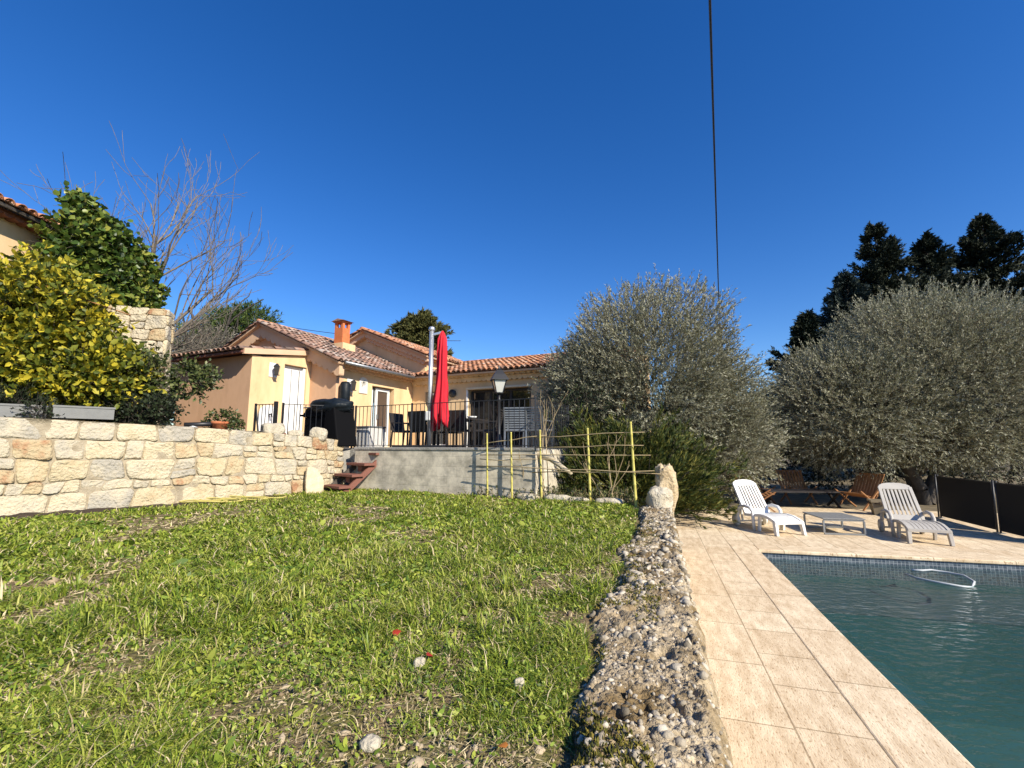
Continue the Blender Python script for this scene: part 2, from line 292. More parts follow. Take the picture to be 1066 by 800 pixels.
class MB:
    def __init__(s): s.v = []; s.f = []; s.m = []
    def add(s, vs, fs, m=0):
        n = len(s.v); s.v += [tuple(map(float, p)) for p in vs]; s.f += [tuple(i + n for i in f) for f in fs]; s.m += [m] * len(fs); return s
    def box(s, x, y, z, sx, sy, sz, rz=0, m=0):          # centre in x,y ; z is the bottom
        c, q = math.cos(rz), math.sin(rz); vs = []
        for dz in (0, sz):
            for dx, dy in ((-1, -1), (1, -1), (1, 1), (-1, 1)):
                a, b = dx * sx / 2, dy * sy / 2; vs.append((x + a * c - b * q, y + a * q + b * c, z + dz))
        return s.add(vs, [(3, 2, 1, 0), (4, 5, 6, 7), (0, 1, 5, 4), (1, 2, 6, 5), (2, 3, 7, 6), (3, 0, 4, 7)], m)
    def bar(s, p, q, wd, h=None, up=(0, 0, 1), m=0):
        p, q = Vector(p), Vector(q); d = (q - p).normalized(); h = h or wd
        sd = d.cross(Vector(up))
        if sd.length < 1e-4: sd = d.cross(Vector((1, 0, 0)))
        sd.normalize(); u = sd.cross(d).normalized(); vs = []
        for e in (p, q):
            for a, b in ((-1, -1), (1, -1), (1, 1), (-1, 1)): vs.append(e + sd * (a * wd / 2) + u * (b * h / 2))
        return s.add(vs, [(0, 1, 2, 3), (7, 6, 5, 4), (1, 0, 4, 5), (2, 1, 5, 6), (3, 2, 6, 7), (0, 3, 7, 4)], m)
    def tube(s, pts, r, n=8, m=0, cap=True):
        pts = [Vector(p) for p in pts]; rs = r if isinstance(r, (list, tuple)) else [r] * len(pts)
        base = len(s.v); ref = None
        for i, p in enumerate(pts):
            d = (pts[min(i + 1, len(pts) - 1)] - pts[max(i - 1, 0)]).normalized()
            if ref is None:
                ref = d.cross(Vector((0, 0, 1)));  ref = ref if ref.length > 1e-3 else Vector((1, 0, 0))
            ref = (ref - d * ref.dot(d)).normalized(); o = d.cross(ref)
            for k in range(n):
                a = 2 * math.pi * k / n; s.v.append(tuple(p + (ref * math.cos(a) + o * math.sin(a)) * rs[i]))
        for i in range(len(pts) - 1):
            for k in range(n):
                a = base + i * n + k; b = base + i * n + (k + 1) % n; s.f.append((a, b, b + n, a + n)); s.m.append(m)
        if cap:
            s.f.append(tuple(base + k for k in range(n))[::-1]); s.m.append(m)
            s.f.append(tuple(base + (len(pts) - 1) * n + k for k in range(n))); s.m.append(m)
        return s
    def lathe(s, prof, n=16, c=(0, 0, 0), m=0, fold=None):
        base = len(s.v)
        for i, (r, z) in enumerate(prof):
            for k in range(n):
                a = 2 * math.pi * k / n; rr = r * (fold(a, i / (len(prof) - 1)) if fold else 1)
                s.v.append((c[0] + rr * math.cos(a), c[1] + rr * math.sin(a), c[2] + z))
        for i in range(len(prof) - 1):
            for k in range(n):
                a = base + i * n + k; b = base + i * n + (k + 1) % n; s.f.append((a, b, b + n, a + n)); s.m.append(m)
        s.f.append(tuple(base + k for k in range(n))[::-1]); s.m.append(m)
        s.f.append(tuple(base + (len(prof) - 1) * n + k for k in range(n))); s.m.append(m)
        return s
    def prism(s, poly, ext, m=0):                          # planar polygon extruded by a vector
        n = len(poly); e = Vector(ext); vs = [Vector(p) for p in poly]; vs += [p + e for p in vs]
        return s.add(vs, [tuple(range(n))[::-1], tuple(range(n, 2 * n))] + [(i, (i + 1) % n, n + (i + 1) % n, n + i) for i in range(n)], m)
    def build(s, name, mats, parent=None, smooth=False, bevel=0, loc=None):
        me = bpy.data.meshes.new(name); me.from_pydata(s.v, [], s.f)
        for m in (mats if isinstance(mats, (list, tuple)) else [mats]): me.materials.append(m)
        me.polygons.foreach_set("material_index", s.m)
        if smooth: me.polygons.foreach_set("use_smooth", [True] * len(s.f))
        me.update(); o = bpy.data.objects.new(name, me); COL.objects.link(o)
        if parent: o.parent = parent
        if loc is not None: o.location = loc
        if bevel:
            b = o.modifiers.new("bevel", 'BEVEL'); b.width = bevel; b.segments = 2; b.limit_method = 'ANGLE'
        return o
def grid_faces(nr, nc, off=0):
    i = np.arange(nr - 1)[:, None] * nc + np.arange(nc - 1)[None, :]; i = i.ravel() + off
    return np.stack([i, i + 1, i + nc + 1, i + nc], 1)

# ------------------------------------------------------------------ foliage helpers
def leaf_arrays(rng, P, D, L, W, fold=.15):
    n = len(P); rv = unit(rng.normal(size=(n, 3))); Sd = unit(np.cross(D, rv)); Nn = np.cross(Sd, D)
    L = np.broadcast_to(L, n)[:, None]; W = np.broadcast_to(W, n)[:, None]
    mid = P + D * L * .45
    V = np.stack([P, mid + Sd * W / 2 + Nn * W * fold, P + D * L, mid - Sd * W / 2 + Nn * W * fold], 1).reshape(-1, 3)
    return V, np.arange(4 * n).reshape(n, 4)
def round_leaves(rng, P, D, L, W, fold=.25):
    n = len(P); rv = unit(rng.normal(size=(n, 3))); Sd = unit(np.cross(D, rv)); Nn = np.cross(Sd, D)
    L = np.broadcast_to(L, n)[:, None]; W = np.broadcast_to(W, n)[:, None]; cu = rng.uniform(-.25, .1, (n, 1)) * L
    at = lambda t, w_, q: P + D * L * t + Sd * W * w_ + Nn * (W * fold * abs(w_) + cu * t * t)
    V = np.stack([P, at(.22, .40, 0), at(.62, .46, 0), at(1, 0, 0), at(.62, -.46, 0), at(.22, -.40, 0)], 1).reshape(-1, 3); i = np.arange(n)[:, None] * 6
    return V, np.concatenate([i + np.array([[0, 1, 2, 3]]), i + np.array([[0, 3, 4, 5]])])
def twig_leaves(rng, B, T, TL, k, L, W, ang=.7, lj=.35, shape=None):
    """k leaves along every twig (base B, direction T, length TL)"""
    n = len(B); t = rng.uniform(.12, 1.0, (n, k)); idx = np.repeat(np.arange(n), k); t = t.ravel()
    P = B[idx] + T[idx] * (TL[idx] * t)[:, None]
    rad = unit(np.cross(T[idx], unit(rng.normal(size=(n * k, 3)))))
    a = ang * rng.uniform(.5, 1.3, n * k)
    D = unit(T[idx] * np.cos(a)[:, None] + rad * np.sin(a)[:, None])
    s = rng.uniform(1 - lj, 1 + lj, n * k)
    return (shape or leaf_arrays)(rng, P, D, L * s, W * s)
def seg_arrays(A, Bp, r0, r1, n=4):
    """frustums for many branch segments"""
    A, Bp = np.asarray(A, float), np.asarray(Bp, float); D = unit(Bp - A); N = len(A)
    ref = np.where(np.abs(D[:, 2:3]) > .9, np.array([[1., 0, 0]]), np.array([[0., 0, 1]]))
    X = unit(np.cross(D, ref)); Y = np.cross(D, X); r0 = np.broadcast_to(r0, N); r1 = np.broadcast_to(r1, N)
    vs = []
    for Q, r in ((A, r0), (Bp, r1)):
        for k in range(n):
            a = 2 * math.pi * k / n; vs.append(Q + (X * math.cos(a) + Y * math.sin(a)) * r[:, None])
    V = np.stack(vs, 1).reshape(-1, 3); b = np.arange(N)[:, None] * 2 * n
    F = np.concatenate([b + np.array([[k, (k + 1) % n, n + (k + 1) % n, n + k]]) for k in range(n)])
    return V, F
def crown_pts(rng, n, c, r, shell=.5, seed=0, lump=.35, gap=.36, gs=1.1, zmin=None):
    c, r = np.array(c, float), np.array(r, float)
    d = unit(rng.normal(size=(n * 4, 3)))
    l = 1 - lump + lump * 1.6 * fbm(d * 2.2 + seed * 3.1, 3, seed)
    q = rng.uniform(shell ** 3, 1, n * 4) ** (1 / 3)
    P = c + d * r * (l * q)[:, None]
    keep = fbm(P * gs + seed, 3, seed + 5) > gap
    if zmin is not None: keep &= P[:, 2] > zmin
    P, d = P[keep][:n], d[keep][:n]
    return P, d
def cat(parts):
    V, bl, n = [], {}, 0
    for v, f, m in parts:
        V.append(v); bl.setdefault((m, f.shape[1]), []).append(f + n); n += len(v)
    return np.concatenate(V), [(np.concatenate(f), m) for (m, k), f in bl.items()]
def branch_tree(rng, base, d0, L0, r0, levels, kids, spread, up=.15, bend=.15, ratio=.68, segs=4, rr=.6):
    """segments of a branching tree, as (A, B, ra, rb, level)"""
    out = []
    def grow(p, d, L, r, lv):
        nsub = segs; st = L / nsub; pts = [p]
        for i in range(nsub):
            d = (d + rng.normal(size=3) * bend + np.array([0, 0, up * .3])); d /= np.linalg.norm(d)
            q = pts[-1] + d * st; ra = r * (1 - .45 * i / nsub); rb = r * (1 - .45 * (i + 1) / nsub)
            out.append((pts[-1], q, ra, rb, lv)); pts.append(q)
        if lv < levels:
            for k in range(kids[lv]):
                t = rng.uniform(.3, 1.0) if k else 1.0; i = min(int(t * nsub), nsub - 1)
                q = pts[i] + (pts[i + 1] - pts[i]) * (t * nsub - i)
                nd = d + rng.normal(size=3) * spread; nd[2] += up; nd /= np.linalg.norm(nd)
                grow(q, nd, L * ratio * rng.uniform(.75, 1.2), r * rr * (1.15 - .5 * t), lv + 1)
    grow(np.array(base, float), np.array(d0, float), L0, r0, 0)
    return out
def segs_mesh(name, segs, mats, parent=None, n=5, loc=None):
    A = np.array([s[0] for s in segs]); B = np.array([s[1] for s in segs])
    V, F = seg_arrays(A, B, np.array([s[2] for s in segs]), np.array([s[3] for s in segs]), n)
    return np_obj(name, V, [(F, 0)], mats, parent, True, loc)
def blob(rng, c, r, seed=0, amp=.25, n=3, fs=1.6, flat=0):
    """a rough stone: a displaced sphere of rings"""
    nu, nv = 18 + 4 * n, 10 + 2 * n
    th = np.linspace(0, np.pi, nv); ph = np.linspace(0, 2 * np.pi, nu, endpoint=False)
    T, Ph = np.meshgrid(th, ph, indexing='ij')
    d = np.stack([np.sin(T) * np.cos(Ph), np.sin(T) * np.sin(Ph), np.cos(T)], 2).reshape(-1, 3)
    e = np.sign(d) * np.abs(d) ** .86; e /= np.maximum(np.abs(e).max(1, keepdims=True), .9) 
    k = 1 - amp + 2 * amp * fbm(d * fs + seed * 7.7, 4, seed)
    V = np.array(c) + e * k[:, None] * np.array(r)
    i = (np.arange(nv - 1)[:, None] * nu + np.arange(nu)[None, :]).ravel(); j = (np.arange(nv - 1)[:, None] * nu + (np.arange(nu)[None, :] + 1) % nu).ravel()
    return V, np.stack([i, j, j + nu, i + nu][::-1], 1)
def quad_obj(name, pts, m, kind="structure"):
    o = MB().add(pts, [tuple(range(len(pts)))]).build(name, m); return props(o, kind=kind)

# ================================================================== THE SETTING
rng = np.random.default_rng(7)
pA = np.array([4.0, 7.75]); pd = np.array([.295, .955]); qd = np.array([.974, -.226])
def PT(i, j, z=0.0): q = pA + qd * i - pd * j; return (q[0], q[1], z)
PW, PLn = 5.0, 9.4                                           # pool width, length
def frame_sheet(name, inner, outer, z, m):
    b = MB(); I = [PT(i, j, z) for i, j in inner]; O = outer
    b.add(I + O, [(k, (k + 1) % 4, 4 + (k + 1) % 4, 4 + k) for k in range(4)])
    o = b.build(name, m); o.data.polygons.foreach_set("use_smooth", [False] * 4)
    return props(o, kind="structure")
cop = [(-.37, PLn + .37), (PW + .37, PLn + .37), (PW + .37, -.37), (-.37, -.37)]
dk = [(-3.4, PLn + 4), (8.6, PLn + 4), (8.6, -5.7), (-3.4, -5.7)]
frame_sheet("pool_deck", cop, [PT(i, j, 0) for i, j in dk], 0, trav)
frame_sheet("terrain", dk, [(-900, -900, -.03), (900, -900, -.03), (900, 900, -.03), (-900, 900, -.03)], -.03, earth_m)
def slab(name, ij, z0, z1, m):
    P = [PT(i, j, z0) for i, j in ij]
    return props(MB().prism(P, (0, 0, z1 - z0)).build(name, m, bevel=.012), kind="structure")
slab("pool_coping", [(-.37, PLn + .37), (.03, PLn + .37), (.03, -.37), (-.37, -.37)], -.05, .003, trav_c)
slab("pool_coping", [(.031, 0 - .37), (.031, .03), (PW + .37, .03), (PW + .37, -.37)], -.05, .003, trav_f)
slab("pool_coping", [(PW, .031), (PW, PLn + .37), (PW + .37, PLn + .37), (PW + .37, .031)], -.05, .003, trav_c)
slab("pool_coping", [(.031, PLn), (.031, PLn + .37), (PW - .001, PLn + .37), (PW - .001, PLn)], -.05, .003, trav_f)
# pool shell: tiled walls, floor, far bench, corner steps
b = MB()
def wallq(a, c, z0, z1, m): b.add([PT(*a, z0), PT(*c, z0), PT(*c, z1), PT(*a, z1)], [(0, 1, 2, 3)], m)
wallq((0, 0), (PW, 0), -.36, -.049, 0); wallq((0, 0), (PW, 0), -1.6, -.36, 1)
wallq((0, PLn), (0, 0), -.36, -.049, 0); wallq((0, PLn), (0, 0), -1.6, -.36, 1)
wallq((PW, 0), (PW, PLn), -.36, -.049, 0); wallq((PW, 0), (PW, PLn), -1.6, -.36, 1)
wallq((PW, PLn), (0, PLn), -.36, -.049, 0); wallq((PW, PLn), (0, PLn), -1.6, -.36, 1)
b.add([PT(0, 0, -1.6), PT(PW, 0, -1.6), PT(PW, PLn, -1.6), PT(0, PLn, -1.6)], [(0, 1, 2, 3)], 1)
def block(i0, i1, j0, j1, z, m):
    b.prism([PT(i0, j0, -1.6), PT(i1, j0, -1.6), PT(i1, j1, -1.6), PT(i0, j1, -1.6)], (0, 0, 1.6 + z), m)
block(.01, PW - .01, .01, 1.45, -.46, 1); b.add([PT(.012, .012, -.455), PT(PW - .012, .012, -.455), PT(PW - .012, 1.448, -.455), PT(.012, 1.448, -.455)], [(3, 2, 1, 0)], 2); block(.01, 1.1, 1.46, 2.5, -1.0, 1)
props(b.build("pool_basin", [mosaic_m, floor_m, bench_m]), kind="structure")
quad_obj("pool_water", [PT(.001, .001, -.14), PT(PW - .001, .001, -.14), PT(PW - .001, PLn - .001, -.14), PT(.001, PLn - .001, -.14)][::-1], water_m)

# --- lawn ground
WE = np.array([.74, 1.64]); WD = np.array([.299, .954]); WN = np.array([-.954, .299])      # right edge of the low concrete wall
LAWN = [(-1.05, -3), (2.30, 7.75), (1.75, 9.6), (1.2, 11), (-.5, 10.3), (-4.0, 11.7), (-4.3, 10.9), (-4.75, 9.8), (-6.0, 8.5), (-7.6, 6.8), (-9.9, 4.5), (-9.9, -3)]
def lawn_z(x, y):
    P = p3(x, y); return .645 + .05 * (fbm(P * .7, 3, 2) - .5) + .035 * (fbm(P * 5, 3, 9) - .5) + .03 * np.clip((np.asarray(y) - 7) / 4, 0, 1) - .05 * np.clip(1 - (((np.asarray(x) - .74) * -.954 + (np.asarray(y) - 1.64) * .299) - .45) / .22, 0, 1)
gx, gy = np.arange(-10, 2.8, .06), np.arange(-3, 11.9, .06)
X, Yg = np.meshgrid(gx, gy); X, Yg = X.ravel(), Yg.ravel()
V = p3(X, Yg, lawn_z(X, Yg)); F = grid_faces(len(gy), len(gx)); cc = V[F].mean(1)
F = F[inpoly(cc[:, 0], cc[:, 1], LAWN)]
used, inv = np.unique(F, return_inverse=True)
props(np_obj("lawn_ground", V[used], [(inv.reshape(F.shape), 0)], lawn_m, None, True), kind="structure")
props(MB().prism([(x, y, -.02) for x, y in LAWN], (0, 0, .58)).build("garden_bank", earth_m), kind="structure")
# --- dark dug strip at the foot of the dry-stone wall
ss = np.linspace(0, 1, 130); tt = np.linspace(-1, 1, 16); Sx, Tt = np.meshgrid(ss, tt, indexing='ij'); Sx, Tt = Sx.ravel(), Tt.ravel()
bx = -8.35 + (3.75) * Sx; by = 5.72 + 3.62 * Sx; wdt = .30 * (.55 + .8 * fbm(p3(Sx * 14, Sx * 0), 3, 4)) * np.clip(np.minimum(Sx, 1 - Sx) * 9, .1, 1)
x = bx + .69 * Tt * wdt; y = by - .72 * Tt * wdt
z = lawn_z(x, y) - .01 + .05 * (1 - Tt ** 2) * (.4 + fbm(p3(x * 12, y * 12), 3, 8))
props(np_obj("soil_bed", p3(x, y, z), [(grid_faces(130, 16), 0)], soil_m, None, True), kind="structure")

# --- terrace floor and raised garden ground
TER = [(-4.0, 11.35), (.5, 9.17), (3.2, 14.2), (-3, 20), (-12, 18), (-9, 13), (-6.2, 9.3), (-5.1, 10.0), (-4.5, 10.9)]
props(MB().prism([(x, y, .3) for x, y in TER], (0, 0, 1.3)).build("terrace_floor", concrete), kind="structure")
UP = [(-5.0, 9.95), (-6.25, 8.55), (-8, 6.75), (-10.4, 4.4), (-16, 4), (-40, 20), (-30, 40), (-9.2, 14.5), (-7.6, 12.7), (-6.2, 11.0)]
gx, gy = np.arange(-26, -4.5, .25), np.arange(4, 30, .25); X, Yg = np.meshgrid(gx, gy); X, Yg = X.ravel(), Yg.ravel()
V = p3(X, Yg, 1.86 + .022 * np.clip(-X - 4.5, 0, 8) + .16 * fbm(p3(X, Yg), 3, 3)); F = grid_faces(len(gy), len(gx)); cc = V[F].mean(1); F = F[inpoly(cc[:, 0], cc[:, 1], UP)]
used, inv = np.unique(F, return_inverse=True)
props(np_obj("raised_garden_ground", V[used], [(inv.reshape(F.shape), 0)], earth_m, None, True), kind="structure")

# ------------------------------------------------------------------ stone walls
def clip(poly, px, py, nx, ny):
    out = []
    for i in range(len(poly)):
        a, c = poly[i], poly[(i + 1) % len(poly)]
        da = (a[0] - px) * nx + (a[1] - py) * ny; dc = (c[0] - px) * nx + (c[1] - py) * ny
        if da <= 0: out.append(a)
        if (da < 0 < dc) or (dc < 0 < da):
            t = da / (da - dc); out.append((a[0] + (c[0] - a[0]) * t, a[1] + (c[1] - a[1]) * t))
    return out
def stone_cells(rg, Wd, H, big=1.0, small=1.0):
    """roughly coursed masonry: wavy beds, slanted joints, some stones split in two"""
    beds = [0.0]
    while beds[-1] < H - .12: beds.append(beds[-1] + rg.choice([.15, .20, .26, .31, .36]) * rg.uniform(.9, 1.1))
    beds = np.array(beds) * H / beds[-1]; sd = int(rg.integers(1e6)); cells = []
    def bed(r, x):
        x = np.asarray(x, float)
        if r == 0 or r == len(beds) - 1: return beds[r] + 0 * x
        return beds[r] + .13 * (fbm(p3(x * 1.15, x * 0 + 3.7 * r), 3, sd) - .5) + .05 * (fbm(p3(x * 6, x * 0 + r), 2, sd + 1) - .5)
    for r in range(len(beds) - 1):
        x = -rg.uniform(0, .25); jt = 0.0; t = beds[r + 1] - beds[r]
        while x < Wd:
            k = big + (small - big) * max(0, min(1, x / Wd)); wd = rg.uniform(.8, 1.9) * (t + .06) * k; jn = rg.normal() * .022
            x1 = min(x + wd, Wd + jn); x0 = max(x, 0)
            if x1 - x0 > .07:
                f = np.linspace(0, 1, 5); xb = x0 - jt * (x0 > 0) + (x1 - jn - x0 + jt * (x0 > 0)) * f; xt = x0 + jt * (x0 > 0) + (x1 + jn - x0 - jt * (x0 > 0)) * f
                lo, hi = bed(r, xb), np.maximum(bed(r + 1, xt), bed(r, xt) + .05)
                def poly(a, c):
                    pb = np.column_stack([xb + (xt - xb) * a, lo + (hi - lo) * a]); pt = np.column_stack([xb + (xt - xb) * c, lo + (hi - lo) * c]); return np.concatenate([pb, pt[::-1]])
                if t > .22 and wd < .42 and rg.random() < .45: q = rg.uniform(.35, .65); cells += [poly(0, q - .02), poly(q + .02, 1)]
                else: cells.append(poly(0, 1))
            x += wd; jt = jn
    return cells
def stones_mesh(name, cells, mapf, mats, parent, gap=.009, depth=.045, seed=0):
    rg = np.random.default_rng(seed); Vs, Fs, n0 = [], [], 0; K = 26
    for poly in cells:
        c = poly.mean(0); r = np.hypot(*(poly - c).T).mean()
        if r < .035: continue
        for _ in range(2):
            nx = np.roll(poly, -1, 0); poly = np.stack([poly * .85 + nx * .15, poly * .15 + nx * .85], 1).reshape(-1, 2)
        seg = np.hypot(*(np.roll(poly, -1, 0) - poly).T); cum = np.concatenate([[0], np.cumsum(seg)]); t = np.linspace(0, cum[-1], K, endpoint=False)
        pp = np.vstack([poly, poly[:1]]); ring = np.stack([np.interp(t, cum, pp[:, 0]), np.interp(t, cum, pp[:, 1])], 1)
        g = gap * rg.uniform(.3, 1.5); ring = c + (ring - c) * (1 - g / r)
        ring += .03 * (np.stack([fbm(p3(ring[:, 0] * 9, ring[:, 1] * 9), 2, seed), fbm(p3(ring[:, 0] * 9, ring[:, 1] * 9), 2, seed + 3)], 1) - .5)
        dp = depth * rg.uniform(.6, 1.25); tilt = rg.normal(size=2) * .07; q = []
        for fc, dd in ((1, -.02), (.992, dp * .6), (.96, dp * .92), (.80, dp), (.55, dp * 1.03), (.28, dp * 1.03)):
            rr = c + (ring - c) * fc
            ds = dd + (.06 * (fbm(p3(rr[:, 0] * 8 + c[0], rr[:, 1] * 8), 4, seed + 1) - .5) + (rr - c) @ tilt if fc < .99 else 0)
            q.append(np.column_stack([rr, ds * np.ones(K)]))
        q.append(np.array([[c[0], c[1], dp + .0]])); q = np.concatenate(q)
        Vs.append(mapf(q[:, 0], q[:, 1], q[:, 2])); f = []
        for a in range(5):
            for k in range(K): f.append((n0 + a * K + k, n0 + a * K + (k + 1) % K, n0 + (a + 1) * K + (k + 1) % K, n0 + (a + 1) * K + k))
        Fs.append(np.array(f)); tri = np.array([(n0 + 5 * K + k, n0 + 5 * K + (k + 1) % K, n0 + 6 * K) for k in range(K)]); Fs.append(tri); n0 += 6 * K + 1
    V = np.concatenate(Vs)
    return np_obj(name, V, [(np.concatenate([f for f in Fs if f.shape[1] == 4]), 0), (np.concatenate([f for f in Fs if f.shape[1] == 3]), 0)], mats, parent, True)
SWP = np.array([(-10.1, 4.2), (-8.6, 5.55), (-7.33, 6.78), (-6.75, 7.45), (-5.82, 8.42), (-5.1, 9.15), (-4.55, 9.8), (-4.25, 10.35), (-4.02, 11.1)])
SWH = np.array([1.62, 1.55, 1.50, 1.47, 1.42, 1.36, 1.30, 1.26, 1.2])
sc_ = np.concatenate([[0], np.cumsum(np.hypot(*(SWP[1:] - SWP[:-1]).T))]); SL = sc_[-1]
def sw_map(s, h, d):
    s = np.clip(s, 0, SL); px, py = np.interp(s, sc_, SWP[:, 0]), np.interp(s, sc_, SWP[:, 1])
    e = .25; tx = np.interp(s + e, sc_, SWP[:, 0]) - np.interp(s - e, sc_, SWP[:, 0]); ty = np.interp(s + e, sc_, SWP[:, 1]) - np.interp(s - e, sc_, SWP[:, 1])
    l = np.hypot(tx, ty); nx, ny = ty / l, -tx / l
    H = np.interp(s, sc_, SWH) / 1.4; dd = d - .08 * h
    return p3(px + nx * dd, py + ny * dd, .6 + h * H)
wall = empty("stone_wall", (0, 0, 0), 0, "long rubble stone retaining wall of cream and rust stones along the left of the lawn", "wall")
cells = stone_cells(np.random.default_rng(3), SL, 1.4, 1.15, .72)
stones_mesh("stone_facing", cells, sw_map, stone_m, wall, seed=11)
s_ = np.linspace(0, SL, 160); hs_ = np.linspace(0, 1.4, 16); Sg, Hg = np.meshgrid(s_, hs_, indexing='ij'); Sg, Hg = Sg.ravel(), Hg.ravel()
V = sw_map(Sg, Hg, .0 + .03 * fbm(p3(Sg * 6, Hg * 6), 3, 1)); T1 = sw_map(s_, 1.39 + 0 * s_, -.42 + 0 * s_); T2 = sw_map(s_, 0 * s_, -.42 + 0 * s_)
V = np.concatenate([V, sw_map(s_, 1.4 + .04 * (fbm(p3(s_ * 5, s_ * 0), 3, 6) - .6), -.05 + 0 * s_), T1, T2]); n = 160 * 16
i = np.arange(159); a = i * 16 + 15
top = np.stack([a, a + 16, n + i + 1, n + i], 1); tp2 = np.stack([n + i, n + i + 1, n + 160 + i + 1, n + 160 + i], 1); bk = np.stack([n + 160 + i, n + 160 + i + 1, n + 320 + i + 1, n + 320 + i], 1)
np_obj("mortar", V, [(grid_faces(160, 16), 0), (top, 0), (tp2, 0), (bk, 0)], mortar, wall, True)
def stone(name, loc, r, seed, label, cat="stone", group=None, m=rock_m, amp=.28, rz=0.0, fs=1.6, n=3, tilt=(0, 0)):
    V, F = blob(rng, (0, 0, r[2] * .8), r, seed, amp, n, fs); o = np_obj(name, V, [(F, 0)], m, None, True, loc); o.rotation_euler = (tilt[0], tilt[1], rz)
    return props(o, label, cat, group)
# stones lying on the wall's right end
stone("loose_stone", (-5.02, 9.62, 1.88), (.21, .15, .15), 3, "biggest cream stone lying on the wall top below the barbecue", "stone", "loose stones on the wall end", rz=.8)
stone("loose_stone", (-4.72, 9.98, 1.84), (.15, .12, .09), 5, "flat pale stone on the wall top between a big cream stone and a pointed one", "stone", "loose stones on the wall end", rz=.7)
stone("loose_stone", (-4.40, 10.42, 1.80), (.17, .13, .15), 8, "pointed pale stone at the very end of the wall beside the steps", "stone", "loose stones on the wall end", rz=.3)
stone("loose_stone", (-5.55, 9.15, 1.93), (.16, .12, .05), 9, "thin flat stone lying on the wall top below the angled railing", "stone", "loose stones on the wall end", rz=.8)
# tall slab propped against the wall foot
slab_o = MB().prism([(-.17, 0, -.04), (.19, 0, -.04), (.235, 0, .22), (.20, 0, .36), (.06, 0, .55), (-.10, 0, .60), (-.16, 0, .56), (-.185, 0, .3)], (.01, .09, .01)).build("stone_slab", mk("buff_slab", [(.3, (.52, .42, .26)), (.7, (.66, .56, .40))], 7, .9, .8, 20), None, False, .022, (-4.2, 9.88, .64)); slab_o.rotation_euler = (R(-7), R(2), R(52))
props(slab_o, "tall smooth buff slab propped upright against the end of the rubble wall", "slab")

# low concrete wall between lawn and pool deck
cw = empty("low_wall", (0, 0, 0), 0, "low rough pebbly concrete wall between the lawn and the pool paving", "wall")
def wall_w(s): return .70 - .035 * np.clip(s, 0, 6.4) + .38 * (fbm(p3(s * 1.6, s * 0), 4, 31) - .5)
S0, S1 = -3.2, 6.4
sv = np.concatenate([np.linspace(S0, -.3, 40)[:-1], np.geomspace(1.0, 7.7, 420) - 1.3]); tv = np.concatenate([[-.02, -.012, -.004], np.linspace(0, 1, 62), [1.01, 1.04]])
Sg, Tg = np.meshgrid(sv, tv, indexing='ij'); Sg, Tg = Sg.ravel(), Tg.ravel()
Wl = wall_w(Sg)
t = np.clip(Tg, 0, 1)
ox = t * Wl + np.where(t < .06, .045 * (fbm(p3(Sg * 5, Tg * 0 + 2), 4, 41) - .5), 0)
x = WE[0] + WD[0] * Sg + WN[0] * ox; y = WE[1] + WD[1] * Sg + WN[1] * ox
def rough(x, y):
    f = fbm(p3(x * 42, y * 42), 3, 52); g = fbm(p3(x * 17 + .05 * y, y * 17), 3, 54)
    return .06 * (fbm(p3(x * 8, y * 8), 5, 51) - .5) + .034 * (1 - 2 * np.abs(f - .5)) - .026 - .035 * np.clip((.38 - g) / .16, 0, 1) + .07 * (fbm(p3(x * 2.2, y * 2.2), 3, 53) - .5)
z = .685 + rough(x, y)
z -= .10 * np.clip(1 - t / .10, 0, 1) ** 1.5; z -= .12 * np.clip((t - .82) / .18, 0, 1) ** 1.3
z = np.where(Tg < 0, z * np.where(Tg < -.015, 0, np.where(Tg < -.008, .45, .85)), z); z = np.where(Tg > 1.0, z - .12, z)
V = p3(x, y, z)
outw = (-.05 * (fbm(p3(Sg * 3, z * 3), 4, 61) - .6)) * (Tg < 0); V[:, 0] -= WN[0] * outw * -1; V[:, 1] -= WN[1] * outw * -1
np_obj("wall_body", V, [(grid_faces(len(sv), len(tv))[:, ::-1], 0)], pconc, cw, True)
# pebbles bedded in its top
NP = 3200; ts = rng.uniform(0, 1, NP); sP = np.exp(np.log(.9) + rng.uniform(0, 1, NP) * (np.log(7.6) - np.log(.9))) - 1.25; tP = rng.uniform(.02, .97, NP)
Wp = wall_w(sP)
xp = WE[0] + WD[0] * sP + WN[0] * tP * Wp; yp = WE[1] + WD[1] * sP + WN[1] * tP * Wp
zp = .685 - .004 + rough(xp, yp) - .10 * np.clip(1 - tP / .10, 0, 1) ** 1.5 - .12 * np.clip((tP - .82) / .18, 0, 1) ** 1.3
g_ = (1 + 5 ** .5) / 2
ICO = unit(np.array([(-1, g_, 0), (1, g_, 0), (-1, -g_, 0), (1, -g_, 0), (0, -1, g_), (0, 1, g_), (0, -1, -g_), (0, 1, -g_), (g_, 0, -1), (g_, 0, 1), (-g_, 0, -1), (-g_, 0, 1)], float))
ICF = np.array([(0, 11, 5), (0, 5, 1), (0, 1, 7), (0, 7, 10), (0, 10, 11), (1, 5, 9), (5, 11, 4), (11, 10, 2), (10, 7, 6), (7, 1, 8), (3, 9, 4), (3, 4, 2), (3, 2, 6), (3, 6, 8), (3, 8, 9), (4, 9, 5), (2, 4, 11), (6, 2, 10), (8, 6, 7), (9, 8, 1)])
